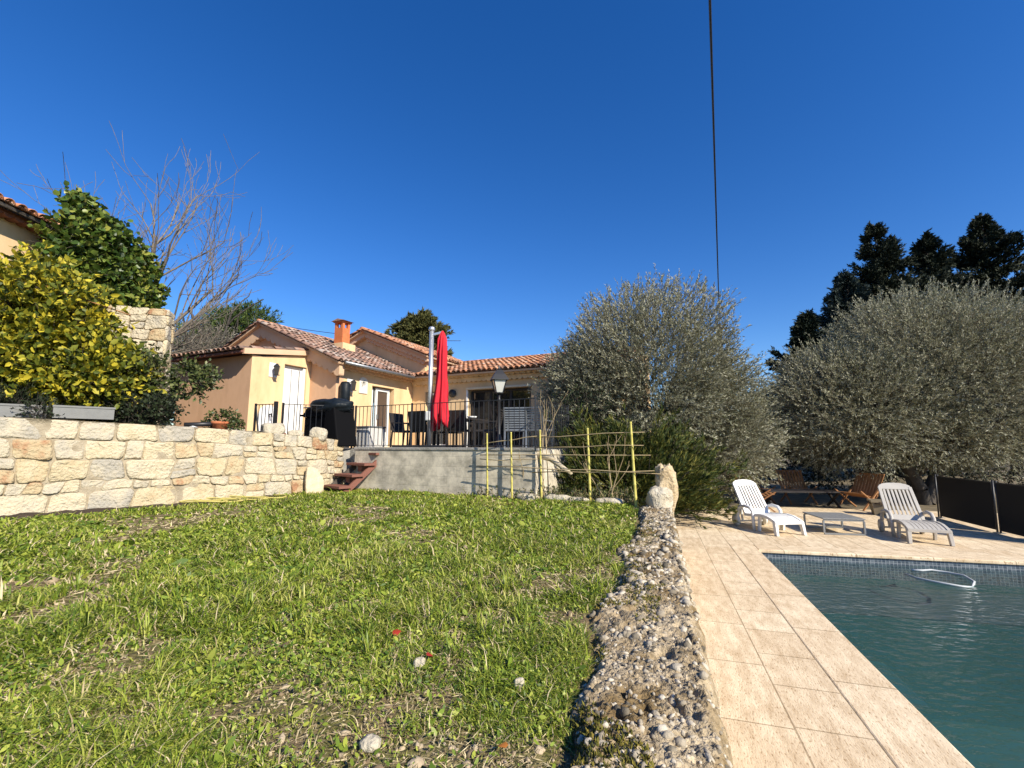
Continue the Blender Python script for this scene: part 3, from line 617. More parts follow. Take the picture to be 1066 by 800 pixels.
def pebbles(rg, P, size):
    n = len(P); s = size[:, None, None] * rg.uniform(.55, 1.35, (n, 1, 3)); q = ICO[None] * s * rg.uniform(.75, 1.2, (n, 12, 1))
    a = rg.uniform(0, 6.28, n); c, sn = np.cos(a)[:, None], np.sin(a)[:, None]; tl = rg.normal(size=n)[:, None] * .5
    x, y, z = q[..., 0], q[..., 1], q[..., 2] * .75
    y, z = y * np.cos(tl) - z * np.sin(tl), y * np.sin(tl) + z * np.cos(tl); x, y = x * c - y * sn, x * sn + y * c
    return (np.stack([x, y, z], 2) + P[:, None]).reshape(-1, 3), (ICF[None] + 12 * np.arange(n)[:, None, None]).reshape(-1, 3)
sz = np.clip(rng.lognormal(math.log(.0105), .45, NP), .004, .032) * np.clip((yp / 2.6), .8, 1.8)
V, F = pebbles(rng, p3(xp, yp, zp), sz); o = np_obj("aggregate", V, [(F, 0)], pebble_m, cw, True); props(o, kind="stuff")
# moss cushions along its lawn side
NM = 16000; sM = np.exp(np.log(1.0) + rng.uniform(0, 1, NM) * np.log(6.5)) - 1.2; tM = rng.uniform(.35, 1.03, NM)
Wp = wall_w(sM)
xm = WE[0] + WD[0] * sM + WN[0] * tM * Wp; ym = WE[1] + WD[1] * sM + WN[1] * tM * Wp
km = fbm(p3(xm * 3.2, ym * 3.2), 3, 77) + .25 * (tM - .8) > .50; xm, ym, tM = xm[km], ym[km], tM[km]
zm = .685 + rough(xm, ym) - .12 * np.clip((tM - .82) / .18, 0, 1) ** 1.3
D = unit(np.column_stack([rng.normal(size=(len(xm), 2)) * .7, np.ones(len(xm))]))
V, F = leaf_arrays(rng, p3(xm, ym, zm - .004), D, rng.uniform(.012, .028, len(xm)), .008)
moss_m = mk("moss", [(.2, (.06, .065, .012)), (.6, (.17, .15, .025)), (.9, (.25, .18, .04))], 6, .95, island=.7)
o = np_obj("moss", V, [(F, 0)], moss_m, None); props(o, "yellow green moss growing along the lawn side of the low concrete wall", "moss", kind="stuff")

# boulders stacked at the wall's far end
stone("boulder", (2.45, 7.72, .62), (.20, .17, .21), 33, "squat grey boulder at the far end of the low concrete wall", "boulder", "boulders at the wall end", rz=.3, n=6, fs=2.2)
stone("boulder", (2.60, 7.86, .66), (.16, .15, .37), 37, "tall pitted ochre boulder standing at the far end of the low wall", "boulder", "boulders at the wall end", m=mk("ochre_rock", [(.25, (.20, .15, .10)), (.42, (.47, .36, .21)), (.65, (.58, .47, .31)), (.9, (.33, .28, .22))], 5, .95, 1.0, 18, bdist=.05), amp=.36, n=8, fs=2.8)

# terrace retaining wall
TD = np.array([.9, -.436]); TN = np.array([-.436, -.9]); T0 = np.array([-4.0, 11.35]); TRZ = math.atan2(-.436, .9)
tw = empty("terrace_wall", (T0[0], T0[1], .6), TRZ, "grey rendered block retaining wall holding up the dining terrace", "wall")
MB().box(2.72, -.09, -.3, 4.66, .26, 1.27, 0).build("wall_face", block_m, tw)
MB().box(2.72, -.085, .975, 4.72, .31, .06).build("capping", concrete, tw, bevel=.012)
MB().box(4.93, 1.9, -.62, .24, 3.7, 1.6).build("return_wall", block_m, tw)

# wooden steps up to the terrace
st = empty("garden_steps", (-3.62, 10.62, .66), math.atan2(-.65, .76), "four red brown open wooden steps climbing from the lawn to the terrace", "steps")
for k in range(4):
    MB().box(0, -.42 + .29 * k, .09 + .235 * k, .78, .30, .055).build("tread", woodr, st, bevel=.006)
    MB().box(.02, -.36 + .29 * k, -.05 + .235 * k, .16, .2, .14).build("riser_block", woodr, st, bevel=.004)
MB().bar((.30, -.50, -.10), (.30, .56, .77), .05, .12).build("stringer", woodr, st)
MB().bar((-.30, -.50, -.02), (-.30, .56, .84), .05, .12).build("stringer", barkd, st)

# ================================================================== THE HOUSE
HR = math.atan2(-.42, .907)
house = empty("house", (-7.32, 12.6, 1.6), HR, "yellow stucco single storey house with terracotta tile roofs and scalloped gables behind the terrace", "house")
def cells_wall(mb, axis, plane, lo, hi, z0, z1, ops, t=.3, sgn=1, m=0):
    """axis 'a': wall along a facing -b at b=plane; axis 'b': wall along b facing +a at a=plane. ops: (lo,hi,z0,z1)"""
    cuts = sorted({lo, hi, *[o[0] for o in ops], *[o[1] for o in ops]})
    for c0, c1 in zip(cuts, cuts[1:]):
        zz = [(z0, z1)]
        for o in ops:
            if o[0] <= c0 + 1e-6 and o[1] >= c1 - 1e-6: zz = [q for q in ((z0, o[2]), (o[3], z1)) if q[1] - q[0] > 1e-4]
        for a, c in zz:
            if axis == 'a': mb.box((c0 + c1) / 2, plane + t / 2, a, c1 - c0, t, c - a, m=m)
            else: mb.box(plane - t / 2, (c0 + c1) / 2, a, t, c1 - c0, c - a, m=m)
def tile_roof(name, O, ex, up, width, length, mat, parent, pitch=.205, course=.36, r=.078, seed=0, under=None):
    rg = np.random.default_rng(seed); O, ex, up = (np.array(q, float) for q in (O, ex, up)); up /= np.linalg.norm(up); ex /= np.linalg.norm(ex); nn = np.cross(ex, up)
    if nn[2] < 0: nn = -nn
    nc, nr = int(width / pitch), int(math.ceil(length / course)); Vs, Fs = [], []; n0 = 0; K = 6
    ph = np.linspace(0, np.pi, K + 1)
    for cover in (1, 0):
        I, J = np.meshgrid(np.arange(nc + cover), np.arange(nr), indexing='ij'); I, J = I.ravel(), J.ravel(); n = len(I)
        cxp = (I + (0 if cover else .5)) * pitch + rg.normal(size=n) * .006; u0 = J * course + rg.normal(size=n) * .012 - (.05 if cover else .03); u1 = np.minimum(u0 + course * 1.18, length)
        lift = rg.uniform(0, .012, n)
        for e, (uu, rr, dz) in enumerate(((u0, r * 1.12, .030), (u1, r * .92, .0))):
            for k in range(K + 1):
                s = np.cos(ph[k]) * rr; h = np.sin(ph[k]) * rr * (.95 if cover else -.55) + (.02 if cover else .055) + dz + lift
                Vs.append(O + ex * (cxp + s)[:, None] + up * uu[:, None] + nn * h[:, None])
        # stacked as 2*(K+1) blocks of n
        base = n0 + np.arange(n); 
        for k in range(K): Fs.append(np.stack([base + k * n, base + (k + 1) * n, base + (K + 1 + k + 1) * n, base + (K + 1 + k) * n], 1))
        n0 += 2 * (K + 1) * n
    o = np_obj(name, np.concatenate(Vs), [(np.concatenate(Fs), 0)], mat, parent, True)
    s = o.modifiers.new("thick", 'SOLIDIFY'); s.thickness = .014; s.offset = -1
    if under:
        d = np.array([0, 0, -.05]); q = [O, O + ex * width, O + ex * width + up * length, O + up * length]
        q = [p + nn * .012 for p in q]; MB().prism([tuple(p) for p in q], tuple(-nn * .06)).build("roof_deck", under, o)
    return o
def scallop(mb, p0, p1, out, depth, h, pitch=.2, lobe=.07, m=0, N=8, top=0.0):
    p0, p1, out = Vector(p0), Vector(p1), Vector(out); L = (p1 - p0).length; n = max(1, round(L / pitch)); S_ = []
    for i in range(n):
        for k in range(N):
            a = math.pi * k / N; S_.append(((i + (1 - math.cos(a)) / 2) / n, -h - lobe * math.sin(a)))
    S_.append((1, -h)); vs = []
    for t, zb in S_:
        p = p0.lerp(p1, t)
        for o_, z_ in ((depth, top), (depth, zb), (0, zb), (0, top)): vs.append(p + out * o_ + Vector((0, 0, z_)))
    fs = []
    for i in range(len(S_) - 1):
        b0, b1 = i * 4, i * 4 + 4
        fs += [(b0, b0 + 1, b1 + 1, b1), (b0 + 1, b0 + 2, b1 + 2, b1 + 1), (b0 + 3, b0, b1, b1 + 3)]
    fs += [(0, 3, 2, 1), tuple(len(vs) - 4 + k for k in (0, 1, 2, 3))]
    mb.add(vs, fs, m)
# --- side wing
SLP = .434; RZ_ = 4.2; RA = -2.24
def wing_z(a): return RZ_ - SLP * abs(a - RA)
w1 = MB(); cells_wall(w1, 'b', 1.12, 2.331, 5.87, 0, 2.56, [(3.64, 4.78, 0.0, 2.1)], .3)
w1.build("side_wall", stucco, house)
w2 = MB(); w2.prism([(-5.6, 2.03, 0), (1.12, 2.03, 0), (1.12, 2.03, wing_z(1.12) - .13), (RA, 2.03, RZ_ - .13), (-5.6, 2.03, wing_z(-5.6) - .13)], (0, .3, 0))
w2.build("gable_wall", grazed_st, house)
up_r = Vector((-1, 0, SLP)).normalized(); Lr = 3.75 * math.hypot(1, SLP)
tile_roof("roof", (RA + 3.75, 1.72, RZ_ - SLP * 3.75), (0, 1, 0), tuple(up_r), 5.3, Lr, tile_old, house, seed=1, under=pinkst)
tile_roof("roof", (RA - 3.45, 1.72, RZ_ - SLP * 3.45), (0, 1, 0), (1, 0, SLP), 5.3, 3.45 * math.hypot(1, SLP), tile_old, house, seed=2, under=pinkst)
sb = MB(); scallop(sb, (RA, 2.03, RZ_ - .055), (1.43, 2.03, wing_z(1.43) - .055), (0, -1, 0), .2, .30, .27, .12)
scallop(sb, (-5.5, 2.03, wing_z(-5.5) - .055), (RA, 2.03, RZ_ - .055), (0, -1, 0), .2, .30, .27, .12); sb.build("gable_cornice", pinkst, house)
sb = MB(); scallop(sb, (1.12, 1.83, 2.67), (1.12, 5.85, 2.67), (1, 0, 0), .22, .08, .2, .06); scallop(sb, (1.12, 2.04, 2.60), (1.12, 5.85, 2.60), (1, 0, 0), .11, .1, .2, .06); sb.build("eaves_cornice", pinkst, house)
MB().tube([(1.60, 1.9, 2.585), (1.60, 5.3, 2.56)], .05, 8).build("gutter", greym, house, True)
rb = MB(); [rb.tube([(RA, 1.68 + .4 * k, RZ_ + .03), (RA, 1.68 + .4 * k + .44, RZ_ + .045)], [.115, .10], 10) for k in range(10)]; rb.build("ridge_tiles", tile_m, house, True)
# --- taller block behind
B2A, B2Z, B2S = -1.25, 4.73, .41
def b2z(a): return B2Z - B2S * abs(a - B2A)
w3 = MB(); w3.prism([(-4.1, 5.9, 2.2), (1.65, 5.9, 2.2), (1.65, 5.9, b2z(1.65) - .12), (B2A, 5.9, B2Z - .12), (-4.1, 5.9, b2z(-4.1) - .12)], (0, 5, 0)); w3.build("tall_block_wall", stucco, house)
tile_roof("roof", (1.98, 5.55, B2Z - B2S * 3.23), (0, 1, 0), (-1, 0, B2S), 5.6, 3.23 * math.hypot(1, B2S), tile_m, house, seed=3, under=pinkst)
tile_roof("roof", (-4.4, 5.55, B2Z - B2S * 3.15), (0, 1, 0), (1, 0, B2S), 5.6, 3.15 * math.hypot(1, B2S), tile_m, house, seed=4, under=pinkst)
rb = MB(); [rb.tube([(B2A, 5.5 + .4 * k, B2Z + .03), (B2A, 5.5 + .4 * k + .44, B2Z + .045)], [.115, .10], 10) for k in range(14)]; rb.build("ridge_tiles", tile_m, house, True)
sb = MB(); scallop(sb, (B2A, 5.9, B2Z - .055), (1.9, 5.9, b2z(1.9) - .055), (0, -1, 0), .22, .13, .2, .07); scallop(sb, (B2A, 5.9, B2Z - .22), (1.68, 5.9, b2z(1.68) - .22), (0, -1, 0), .1, .12, .2, .07)
scallop(sb, (-4.2, 5.9, b2z(-4.2) - .055), (B2A, 5.9, B2Z - .055), (0, -1, 0), .22, .13, .2, .07); scallop(sb, (1.65, 5.7, b2z(1.65) - .1), (1.65, 10.6, b2z(1.65) - .1), (1, 0, 0), .16, .06, .2, .06); sb.build("gable_cornice", pinkst, house)
# --- main range along the back of the terrace
w4 = MB(); cells_wall(w4, 'a', 5.87, 1.12, 9.2, 0, 2.6, [(1.72, 2.75, 0, 2.08), (3.61, 6.06, .0, 2.06)], .3); w4.build("front_wall", stucco, house)
MSL = .30; tile_roof("roof", (1.45, 5.42, 2.60), (1, 0, 0), (0, 1, MSL), 7.9, 3.6 * math.hypot(1, MSL), tile_m, house, seed=5, under=pinkst)
rb = MB(); [rb.tube([(1.6 + .4 * k, 9.02, 2.6 + 3.6 * MSL + .03), (2.04 + .4 * k, 9.02, 2.6 + 3.6 * MSL + .045)], [.115, .10], 10) for k in range(19)]; rb.build("ridge_tiles", tile_m, house, True)
sb = MB(); scallop(sb, (1.35, 5.87, 2.60), (9.2, 5.87, 2.60), (0, -1, 0), .28, .05, .2, .06); scallop(sb, (1.2, 5.87, 2.50), (9.2, 5.87, 2.50), (0, -1, 0), .14, .1, .2, .07); sb.build("eaves_cornice", stucco, house)
MB().box(5.2, 9.3, 0, 8.2, .3, 3.3).build("back_wall", stucco, house)
MB().prism([(9.2, 5.87, 0), (9.2, 9.3, 0), (9.2, 9.3, 3.5), (9.2, 5.87, 2.55)], (.3, 0, 0)).build("end_wall", stucco, house)
# --- lean-to at the corner
w5 = MB(); cells_wall(w5, 'a', 0, -3.4, 0, 0, 2.62, []); w5.build("lean_to_wall", grazed_st, house)
w6 = MB(); cells_wall(w6, 'b', 0, .301, 2.028, 0, 2.62, [(1.07, 1.88, 0, 2.52)], .28)
w6.prism([(0, .301, 2.62), (0, 2.028, 2.62), (0, 2.028, 2.95)], (-.28, 0, 0)); w6.box(.005, .15, 0, .012, .30, 2.6); w6.build("door_wall", stucco, house)
tile_roof("roof", (-3.7, -.36, 2.66), (1, 0, 0), (0, 1, .17), 3.75, 2.36 * math.hypot(1, .17), tile_old, house, seed=6, under=woodr)
MB().prism([(.001, -.3, 2.58), (.001, 2.0, 2.93), (.001, 2.0, 3.08), (.001, -.3, 2.74)], (.1, 0, 0)).build("verge_band", pinkst, house)
# --- chimney
ch = MB(); ch.box(-.75, 4.0, 3.35, .74, .62, .42); ch = ch.build("chimney", stucco, house)
MB().box(-.75, 4.0, 3.771, .40, .36, .60).build("chimney_stack", brickm, ch)
q = MB()
for sx in (-1, 1):
    for sy in (-1, 1): q.box(-.75 + sx * .15, 4.0 + sy * .13, 4.372, .1, .1, .2)
q.box(-.75, 4.0, 4.573, .48, .44, .05); q.build("chimney_cap", brickm, ch); MB().prism([(-1.07, 3.74, 4.624), (-.43, 3.74, 4.624), (-.75, 3.74, 4.71)], (0, .52, 0)).build("cap_tiles", tile_old, ch)
# --- openings
def framed(name, axis, plane, lo, hi, z0, z1, rec, fm, n_mull=0, fw=.075, panel=0.0, gm=glass_d):
    f = MB()
    def bx(c0, c1, a, c, t=.07):
        if axis == 'a': f.box((c0 + c1) / 2, plane + rec, a, c1 - c0, t, c - a)
        else: f.box(plane - rec, (c0 + c1) / 2, a, t, c1 - c0, c - a)
    bx(lo, lo + fw, z0, z1); bx(hi - fw, hi, z0, z1); bx(lo + fw, hi - fw, z1 - fw, z1); bx(lo + fw, hi - fw, z0, z0 + fw)
    for k in range(n_mull):
        c = lo + (hi - lo) * (k + 1) / (n_mull + 1); bx(c - fw * .6, c + fw * .6, z0 + fw, z1 - fw, .085)
    if panel: bx(lo + fw, hi - fw, z0 + fw, z0 + panel, .05)
    fo = f.build(name, fm, house, bevel=.006); g = MB(); zb = z0 + (panel or fw) 
    if axis == 'a': g.box((lo + hi) / 2, plane + rec + .012, zb, hi - lo - 2 * fw, .02, z1 - fw - zb)
    else: g.box(plane - rec - .012, (lo + hi) / 2, zb, .02, hi - lo - 2 * fw, z1 - fw - zb)
    g.build("pane", gm, fo); return fo
fd = framed("french_door", 'b', 1.12, 3.98, 4.70, .03, 2.06, .17, white, 0, .1, .5, curtain)
MB().box(1.02, 4.05, .98, .05, .03, .16).build("handle", greym, fd)
MB().box(.93, 3.82, .03, .05, .10, 2.0).build("door_jamb", white, house)
MB().box(.90, 3.81, .03, .02, .33, 2.03).build("door_opening", glass_d, house)
framed("sliding_window", 'a', 5.87, 3.66, 6.04, .02, 2.03, .16, darkw, 2, .07)
MB().box(4.835, 5.80, 2.061, 2.55, .10, .07).build("window_lintel", cream, house)
MB().box(3.57, 5.845, 0, .06, .04, 2.06).build("window_surround", white, house)
framed("glazed_door", 'a', 5.87, 1.76, 2.71, .02, 2.05, .16, white, 0, .09)
dr = MB().box(-.17, 1.46, .02, .05, .78, 2.48).build("door", white, house, bevel=.004)
MB().box(-.142, 1.43, .1, .012, .012, 2.3).build("door_groove", darkw, dr); MB().box(-.142, 1.72, .1, .014, .02, 2.3).build("door_groove", darkw, dr)
MB().box(-.125, 1.15, 1.0, .05, .03, .15).build("handle", greym, dr)
for zz in (.14, 1.3): MB().box(-.143, 1.27, zz, .012, .2, 1.02).build("panel", white, dr, bevel=.004)
MB().box(-.11, 1.84, .02, .1, .07, 2.48).build("door_frame", white, house)
MB().box(1.24, 4.2, .0, .24, 1.3, .03).build("threshold", cream, house)

# ================================================================== THINGS ON THE HOUSE AND TERRACE
TZ = 1.6
def HW(a, b): c, s = math.cos(HR), math.sin(HR); return (-7.32 + a * c - b * s, 12.6 + a * s + b * c)
# square-shaded wall lanterns on white back plates
def wall_lantern(x, y, z, rz, label):
    e = empty("wall_lantern", (x, y, z), rz, label, "wall lamp", "lanterns fixed to the house walls")
    MB().box(0, -.01, -.2, .26, .02, .42).build("back_plate", white, e, bevel=.004)
    MB().tube([(0, -.02, .12), (0, -.11, .17), (0, -.15, .12)], .012, 6).build("bracket", iron, e)
    MB().prism([(-.055, -.235, -.16), (.055, -.235, -.16), (.055, -.125, -.16), (-.055, -.125, -.16)], (0, 0, .02)).build("lantern_floor", iron, e); MB().lathe([(.115, .10), (.03, .19)], 4, (0, -.17, 0)).build("lantern_cap", iron, e)
    MB().lathe([(.065, -.14), (.105, .10)], 4, (0, -.17, 0)).build("lantern_glass", mk("smoked_glass", (.05, .045, .04), 8, .2), e)
    return e
x, y = HW(0.002, .68); wall_lantern(x, y, 3.86, HR + R(90), "dark lantern fixed to the yellow wall just left of the tall white door")
x, y = HW(1.122, 2.60); wall_lantern(x, y, 3.56, HR + R(90), "dark lantern fixed beside the white arched plaque")
x, y = HW(2.96, 5.868); e = empty("wall_lantern", (x, y, 3.56), HR, "round dark lamp on the back wall between the red parasol and the wide window", "wall lamp")
MB().lathe([(.12, 0), (.15, .03), (.15, .08), (.05, .12)], 14).build("lamp_body", iron, e).rotation_euler = (R(90), 0, 0)
# white plaque with a sundial figure
x, y = HW(1.122, 3.19); e = empty("wall_plaque", (x, y, 3.38), HR + R(90), "white arched plaque with a thin dark drawing, left of the french door", "plaque")
pts = [(-.19, -.0, 0), (.19, 0, 0), (.19, 0, .4)] + [(.19 * math.cos(t), 0, .4 + .14 * math.sin(t)) for t in np.linspace(.2, math.pi - .2, 8)] + [(-.19, 0, .4)]
MB().prism(pts, (0, -.03, 0)).build("plaque_board", mk("plaque_white", (.72, .68, .60), 6, .7), e)
q = MB()
for a in np.linspace(-70, 70, 7): q.bar((.03 * math.sin(R(a)), -.034, .40 - .03 * math.cos(R(a))), (.13 * math.sin(R(a)), -.034, .40 - .15 * math.cos(R(a))), .006)
q.bar((-.08, -.034, .2), (.02, -.034, .45), .012); q.build("drawing", darkw, e)
# arched white wall fountain by the door
x, y = HW(0.002, .60); e = empty("wall_fountain", (x, y, TZ), HR + R(90), "small white arched wall fountain with a tap behind the angled railing", "fountain")
pts = [(-.3, 0, .25), (.3, 0, .25), (.3, 0, .95)] + [(.3 * math.cos(t), 0, .95 + .28 * math.sin(t)) for t in np.linspace(.1, math.pi - .1, 10)] + [(-.3, 0, .95)]
MB().prism(pts, (0, -.06, 0)).build("back_panel", white, e, bevel=.006)
MB().box(0, -.24, .28, .66, .38, .16).build("basin", woodr, e, bevel=.02)
MB().tube([(0, -.06, .95), (0, -.16, .97), (0, -.2, .88)], .022, 7).build("tap", iron, e)
# upright dark cover behind the barbecue
x, y = HW(1.32, 2.22); e = empty("patio_heater", (x, y, TZ), 0, "dark slim upright cylinder standing at the house corner behind the barbecue", "heater")
MB().lathe([(.2, 0), (.2, .06), (.04, .10), (.04, 1.2)], 14).build("stand", iron, e, True)
MB().lathe([(.10, 1.2), (.155, 1.25), (.16, 1.95), (.12, 2.03), (.02, 2.05)], 16).build("cover", tarp, e, True)

# railing along the terrace edge
def railing(name, pts, label, gap=.118, posts=()):
    e = empty(name, (pts[0][0], pts[0][1], TZ), 0, label, "railing"); O = Vector((pts[0][0], pts[0][1], 0))
    L = [Vector((p[0], p[1], 0)) - O for p in pts]
    for hgt, nm, th in ((1.04, "top_rail", .03), (.08, "bottom_rail", .022)):
        m = MB(); [m.bar(a + Vector((0, 0, hgt)), b + Vector((0, 0, hgt)), th, .016 if hgt > .5 else .014) for a, b in zip(L, L[1:])]; m.build(nm, iron, e)
    proto = MB().box(0, 0, .08, .013, .013, .96).build("baluster", iron, e); first = True
    for a, b in zip(L, L[1:]):
        n = int((b - a).length / gap)
        for k in range(1, n):
            p = a.lerp(b, k / n)
            if first: proto.location = p; first = False
            else: c = proto.copy(); COL.objects.link(c); c.parent = e; c.location = p
    for k, p in enumerate(L): MB().box(p.x, p.y, 0, .04, .04, 1.07).build("post", iron, e)
    return e
ra = T0 + TD * .05 - TN * .1
r1 = T0 + TD * 4.93 - TN * .1
railing("terrace_railing", [(-3.93, 11.45), (-2.35, 10.68), (r1[0], r1[1]), (r1[0] + .9, r1[1] + 1.9)], "long black iron railing with thin balusters along the dining terrace edge")
rl = railing("terrace_railing", [(-3.99, 11.42), (-5.35, 10.62)], "black iron railing in front of the barbecue above the rubble wall")
rl2 = railing("terrace_railing", [(-5.52, 10.62), (-6.12, 10.85)], "short black iron railing with a slanted brace left of the barbecue", .1)
MB().bar((-.6, .23, 1.03), (-.36, .05, .1), .03).build("brace", iron, rl2); MB().box(0, 0, 0, .07, .07, 1.1).build("gate_post", iron, rl2)

# covered barbecue
bq = empty("barbecue", (-4.72, 11.55, TZ), R(-32), "large black gas barbecue with a bunched dark blue tarpaulin on its lid", "barbecue")
MB().box(0, 0, .12, .95, .52, .66).build("cabinet", blackc, bq, bevel=.02)
MB().box(.0, 0, .781, 1.04, .58, .12).build("firebox", blackc, bq, bevel=.02)
pr = [(x_, .27 * math.cos(t) , .902 + .19 * math.sin(t)) for t, x_ in [(tt_, -.5) for tt_ in np.linspace(0, math.pi, 9)]]
MB().prism(pr, (.55, 0, 0)).build("lid", blackc, bq, bevel=.01)
MB().bar((-.75, -.02, .84), (-.52, -.02, .84), .42, .05, ).build("side_shelf", blackc, bq, bevel=.01)
MB().tube([(-.45, -.33, 1.02), (.05, -.33, 1.02)], .016, 8).build("lid_handle", greym, bq)
for sx in (-.42, .42):
    for sy in (-.2, .2): MB().box(sx, sy, 0, .06, .06, .12).build("leg", blackc, bq)
V, F = blob(rng, (.24, -.02, 1.04), (.58, .34, .19), 44, .2, 6, 2.6); V += .05 * (fbm(V * np.array([9, 2, 3]), 3, 5)[:, None] - .5)
np_obj("tarpaulin", V, [(F, 0)], tarp, bq, True)
q = MB(); q.prism([(.40, -.33, 1.0), (.70, -.30, 1.0), (.86, -.26, .05), (.40, -.34, .10)], (0, .58, 0)); q.build("tarpaulin_skirt", blackc, bq, bevel=.03)

# slatted grey storage box
e = empty("storage_box", (-3.72, 12.05, TZ), HR + R(90), "pale grey slatted storage box with a dark lid rim by the french door", "box")
MB().box(0, 0, .03, .62, .42, .5).build("box_body", greybox, e, bevel=.008)
for k in range(5): MB().box(-.25 + .125 * k, -.216, .05, .095, .014, .46).build("slat", greybox, e)
MB().box(0, 0, .531, .66, .46, .04).build("lid", greym, e, bevel=.008)

# cantilever parasol
pz = empty("parasol", (-1.96, 10.85, TZ), R(-20), "closed red cantilever parasol hanging beside a tall silver mast", "parasol")
MB().tube([(0, 0, .05), (0, 0, 2.84)], .055, 12).lathe([(.055, 2.84), (.08, 2.86), (.07, 2.94), (.02, 2.96)], 12).build("mast", silver, pz, True)
cb = MB().box(0, -.02, .66, .14, .16, .22).build("crank_box", white, pz, bevel=.02); MB().bar((.07, -.05, .78), (.24, -.06, .80), .025).build("crank_handle", greym, cb)
MB().bar((0, 0, 2.75), (.25, .05, 2.80), .05).build("arm", silver, pz)
cn = MB(); cn.lathe([(.015, 2.84), (.05, 2.78), (.10, 2.62), (.115, 2.3), (.10, 1.95), (.12, 1.5), (.15, 1.0), (.165, .72), (.15, .62), (.03, .70)], 40, (.27, .05, 0), fold=lambda a, t: 1 + (.14 + .34 * t) * math.sin(8 * a + 4 * t + .8 * math.sin(2 * a + 9 * t)) + .16 * math.sin(3 * a + 11 * t) * (.3 + t))
co_ = cn.build("canopy", redc, pz, True)
for v_ in co_.data.vertices:
    if v_.co.z < 1.2: a_ = math.atan2(v_.co.y - .05, v_.co.x - .27); v_.co.z += (1.2 - v_.co.z) * (.22 * math.sin(4 * a_ + .6) + .12 * math.sin(7 * a_)); v_.co.x += .03 * math.sin(5 * v_.co.z)
q = MB().tube([(.12, .02, .95), (.10, .0, .6), (.12, 0, .42)], [.03, .045, .05], 7); q.build("strap", redc, pz, True)
q = MB(); q.bar((-.75, 0, .04), (.75, 0, .04), .1, .06); q.bar((0, -.62, .039), (0, .62, .039), .1, .06); q.build("cross_base", iron, pz)
for sx in (-.38, .38):
    for sy in (-.32, .32): MB().box(sx, sy, .012, .56, .46, .075).build("base_slab", iron, pz, bevel=.01)

# dining table and chairs
dt = empty("dining_table", (-1.62, 12.15, TZ), R(-24), "long dark dining table standing behind the red parasol", "table")
MB().box(0, 0, .71, 1.75, .92, .045).build("table_top", darkw, dt, bevel=.006)
for sx in (-.78, .78):
    for sy in (-.38, .38): MB().box(sx, sy, 0, .07, .07, .71).build("leg", darkw, dt)
MB().lathe([(.0, 0), (.10, .01), (.13, .05), (.12, .055)], 14, (0, 0, 0)).build("bowl", white, None, True, loc=(-1.02, 11.62, TZ + .757))
props(bpy.data.objects["bowl"], "small white bowl on the right end of the dark dining table", "bowl")
def dining_chair(loc, rz, label, mat=darkw, slats=False, group="dark chairs on the terrace"):
    c = empty("armchair", (*loc, TZ), rz, label, "chair", group)
    MB().box(0, 0, .41, .54, .52, .05).build("seat", mat, c, bevel=.008)
    b = MB()
    if slats:
        for k in range(8): b.bar((-.25, .26 + .012 * k, .50 + .055 * k), (.25, .26 + .012 * k, .50 + .055 * k), .02, .035)
        b.bar((-.26, .25, .41), (-.26, .37, .95), .03); b.bar((.26, .25, .41), (.26, .37, .95), .03); b.bar((-.26, .37, .94), (.26, .37, .94), .03)
    else: b.prism([(-.27, .24, .46), (.27, .24, .46), (.27, .33, .92), (-.27, .33, .92)], (0, .035, .0))
    b.build("backrest", mat, c)
    for sx in (-.25, .25):
        MB().bar((sx, -.24, 0), (sx, -.24, .63), .035).build("leg", mat, c); MB().bar((sx, .29, 0), (sx, .25, .42), .035).build("leg", mat, c)
        MB().bar((sx, -.27, .64), (sx, .29, .66), .05, .025).build("armrest", mat, c)
    return c
dining_chair((-2.78, 12.0), R(66), "dark wicker armchair seen side on at the left end of the dining table")
dining_chair((-2.2, 11.55), R(152), "dark armchair with its back to the lawn left of the silver mast")
dining_chair((-1.25, 11.3), R(160), "dark armchair with its back to the lawn right of the red parasol")
dining_chair((-1.75, 12.95), R(-24), "dark armchair on the far side of the dining table behind the red parasol")
dining_chair((-.62, 11.35), R(-100), "dark slatted chair tilted back at the right end of the dining table", slats=True)
dining_chair((.12, 10.9), R(172), "grey framed slatted chair right of the lamp post before the wide window", greym, True)
dining_chair((.62, 10.75), R(150), "grey framed chair at the far right end of the terrace beside the olive tree", greym, True)

# street-style lantern on the terrace
lp = empty("lamp_post", (-.29, 10.15, TZ), R(12), "black lamp post with a four sided glass lantern on the terrace edge", "lamp post")
MB().lathe([(.11, 0), (.11, .05), (.07, .09), (.05, .3), (.038, .33), (.034, 1.05), (.055, 1.08), (.03, 1.12), (.03, 1.22)], 12).build("post", iron, lp, True)
MB().lathe([(.055, 1.22), (.10, 1.24), (.10, 1.255)], 8).build("lantern_base", iron, lp)
for k in range(4):
    a, c = R(45 + 90 * k), R(135 + 90 * k); p = lambda t, r, z: (r * math.cos(t), r * math.sin(t), z)
    MB().bar(p(a, .105, 1.25), p(a, .20, 1.53), .018).build("frame_bar", iron, lp)
    MB().add([p(a, .10, 1.25), p(c, .10, 1.25), p(c, .195, 1.53), p(a, .195, 1.53)], [(0, 1, 2, 3)]).build("glass_pane", glass_l, lp)
MB().lathe([(.26, 1.53), (.26, 1.55), (.17, 1.66), (.075, 1.76), (.085, 1.775), (.03, 1.80), (.028, 1.83), (.004, 1.88)], 4).build("lantern_roof", iron, lp).rotation_euler = (0, 0, R(45))
MB().lathe([(.02, 1.25), (.035, 1.3), (.035, 1.4), (.01, 1.43)], 10).build("bulb", white, lp, True)

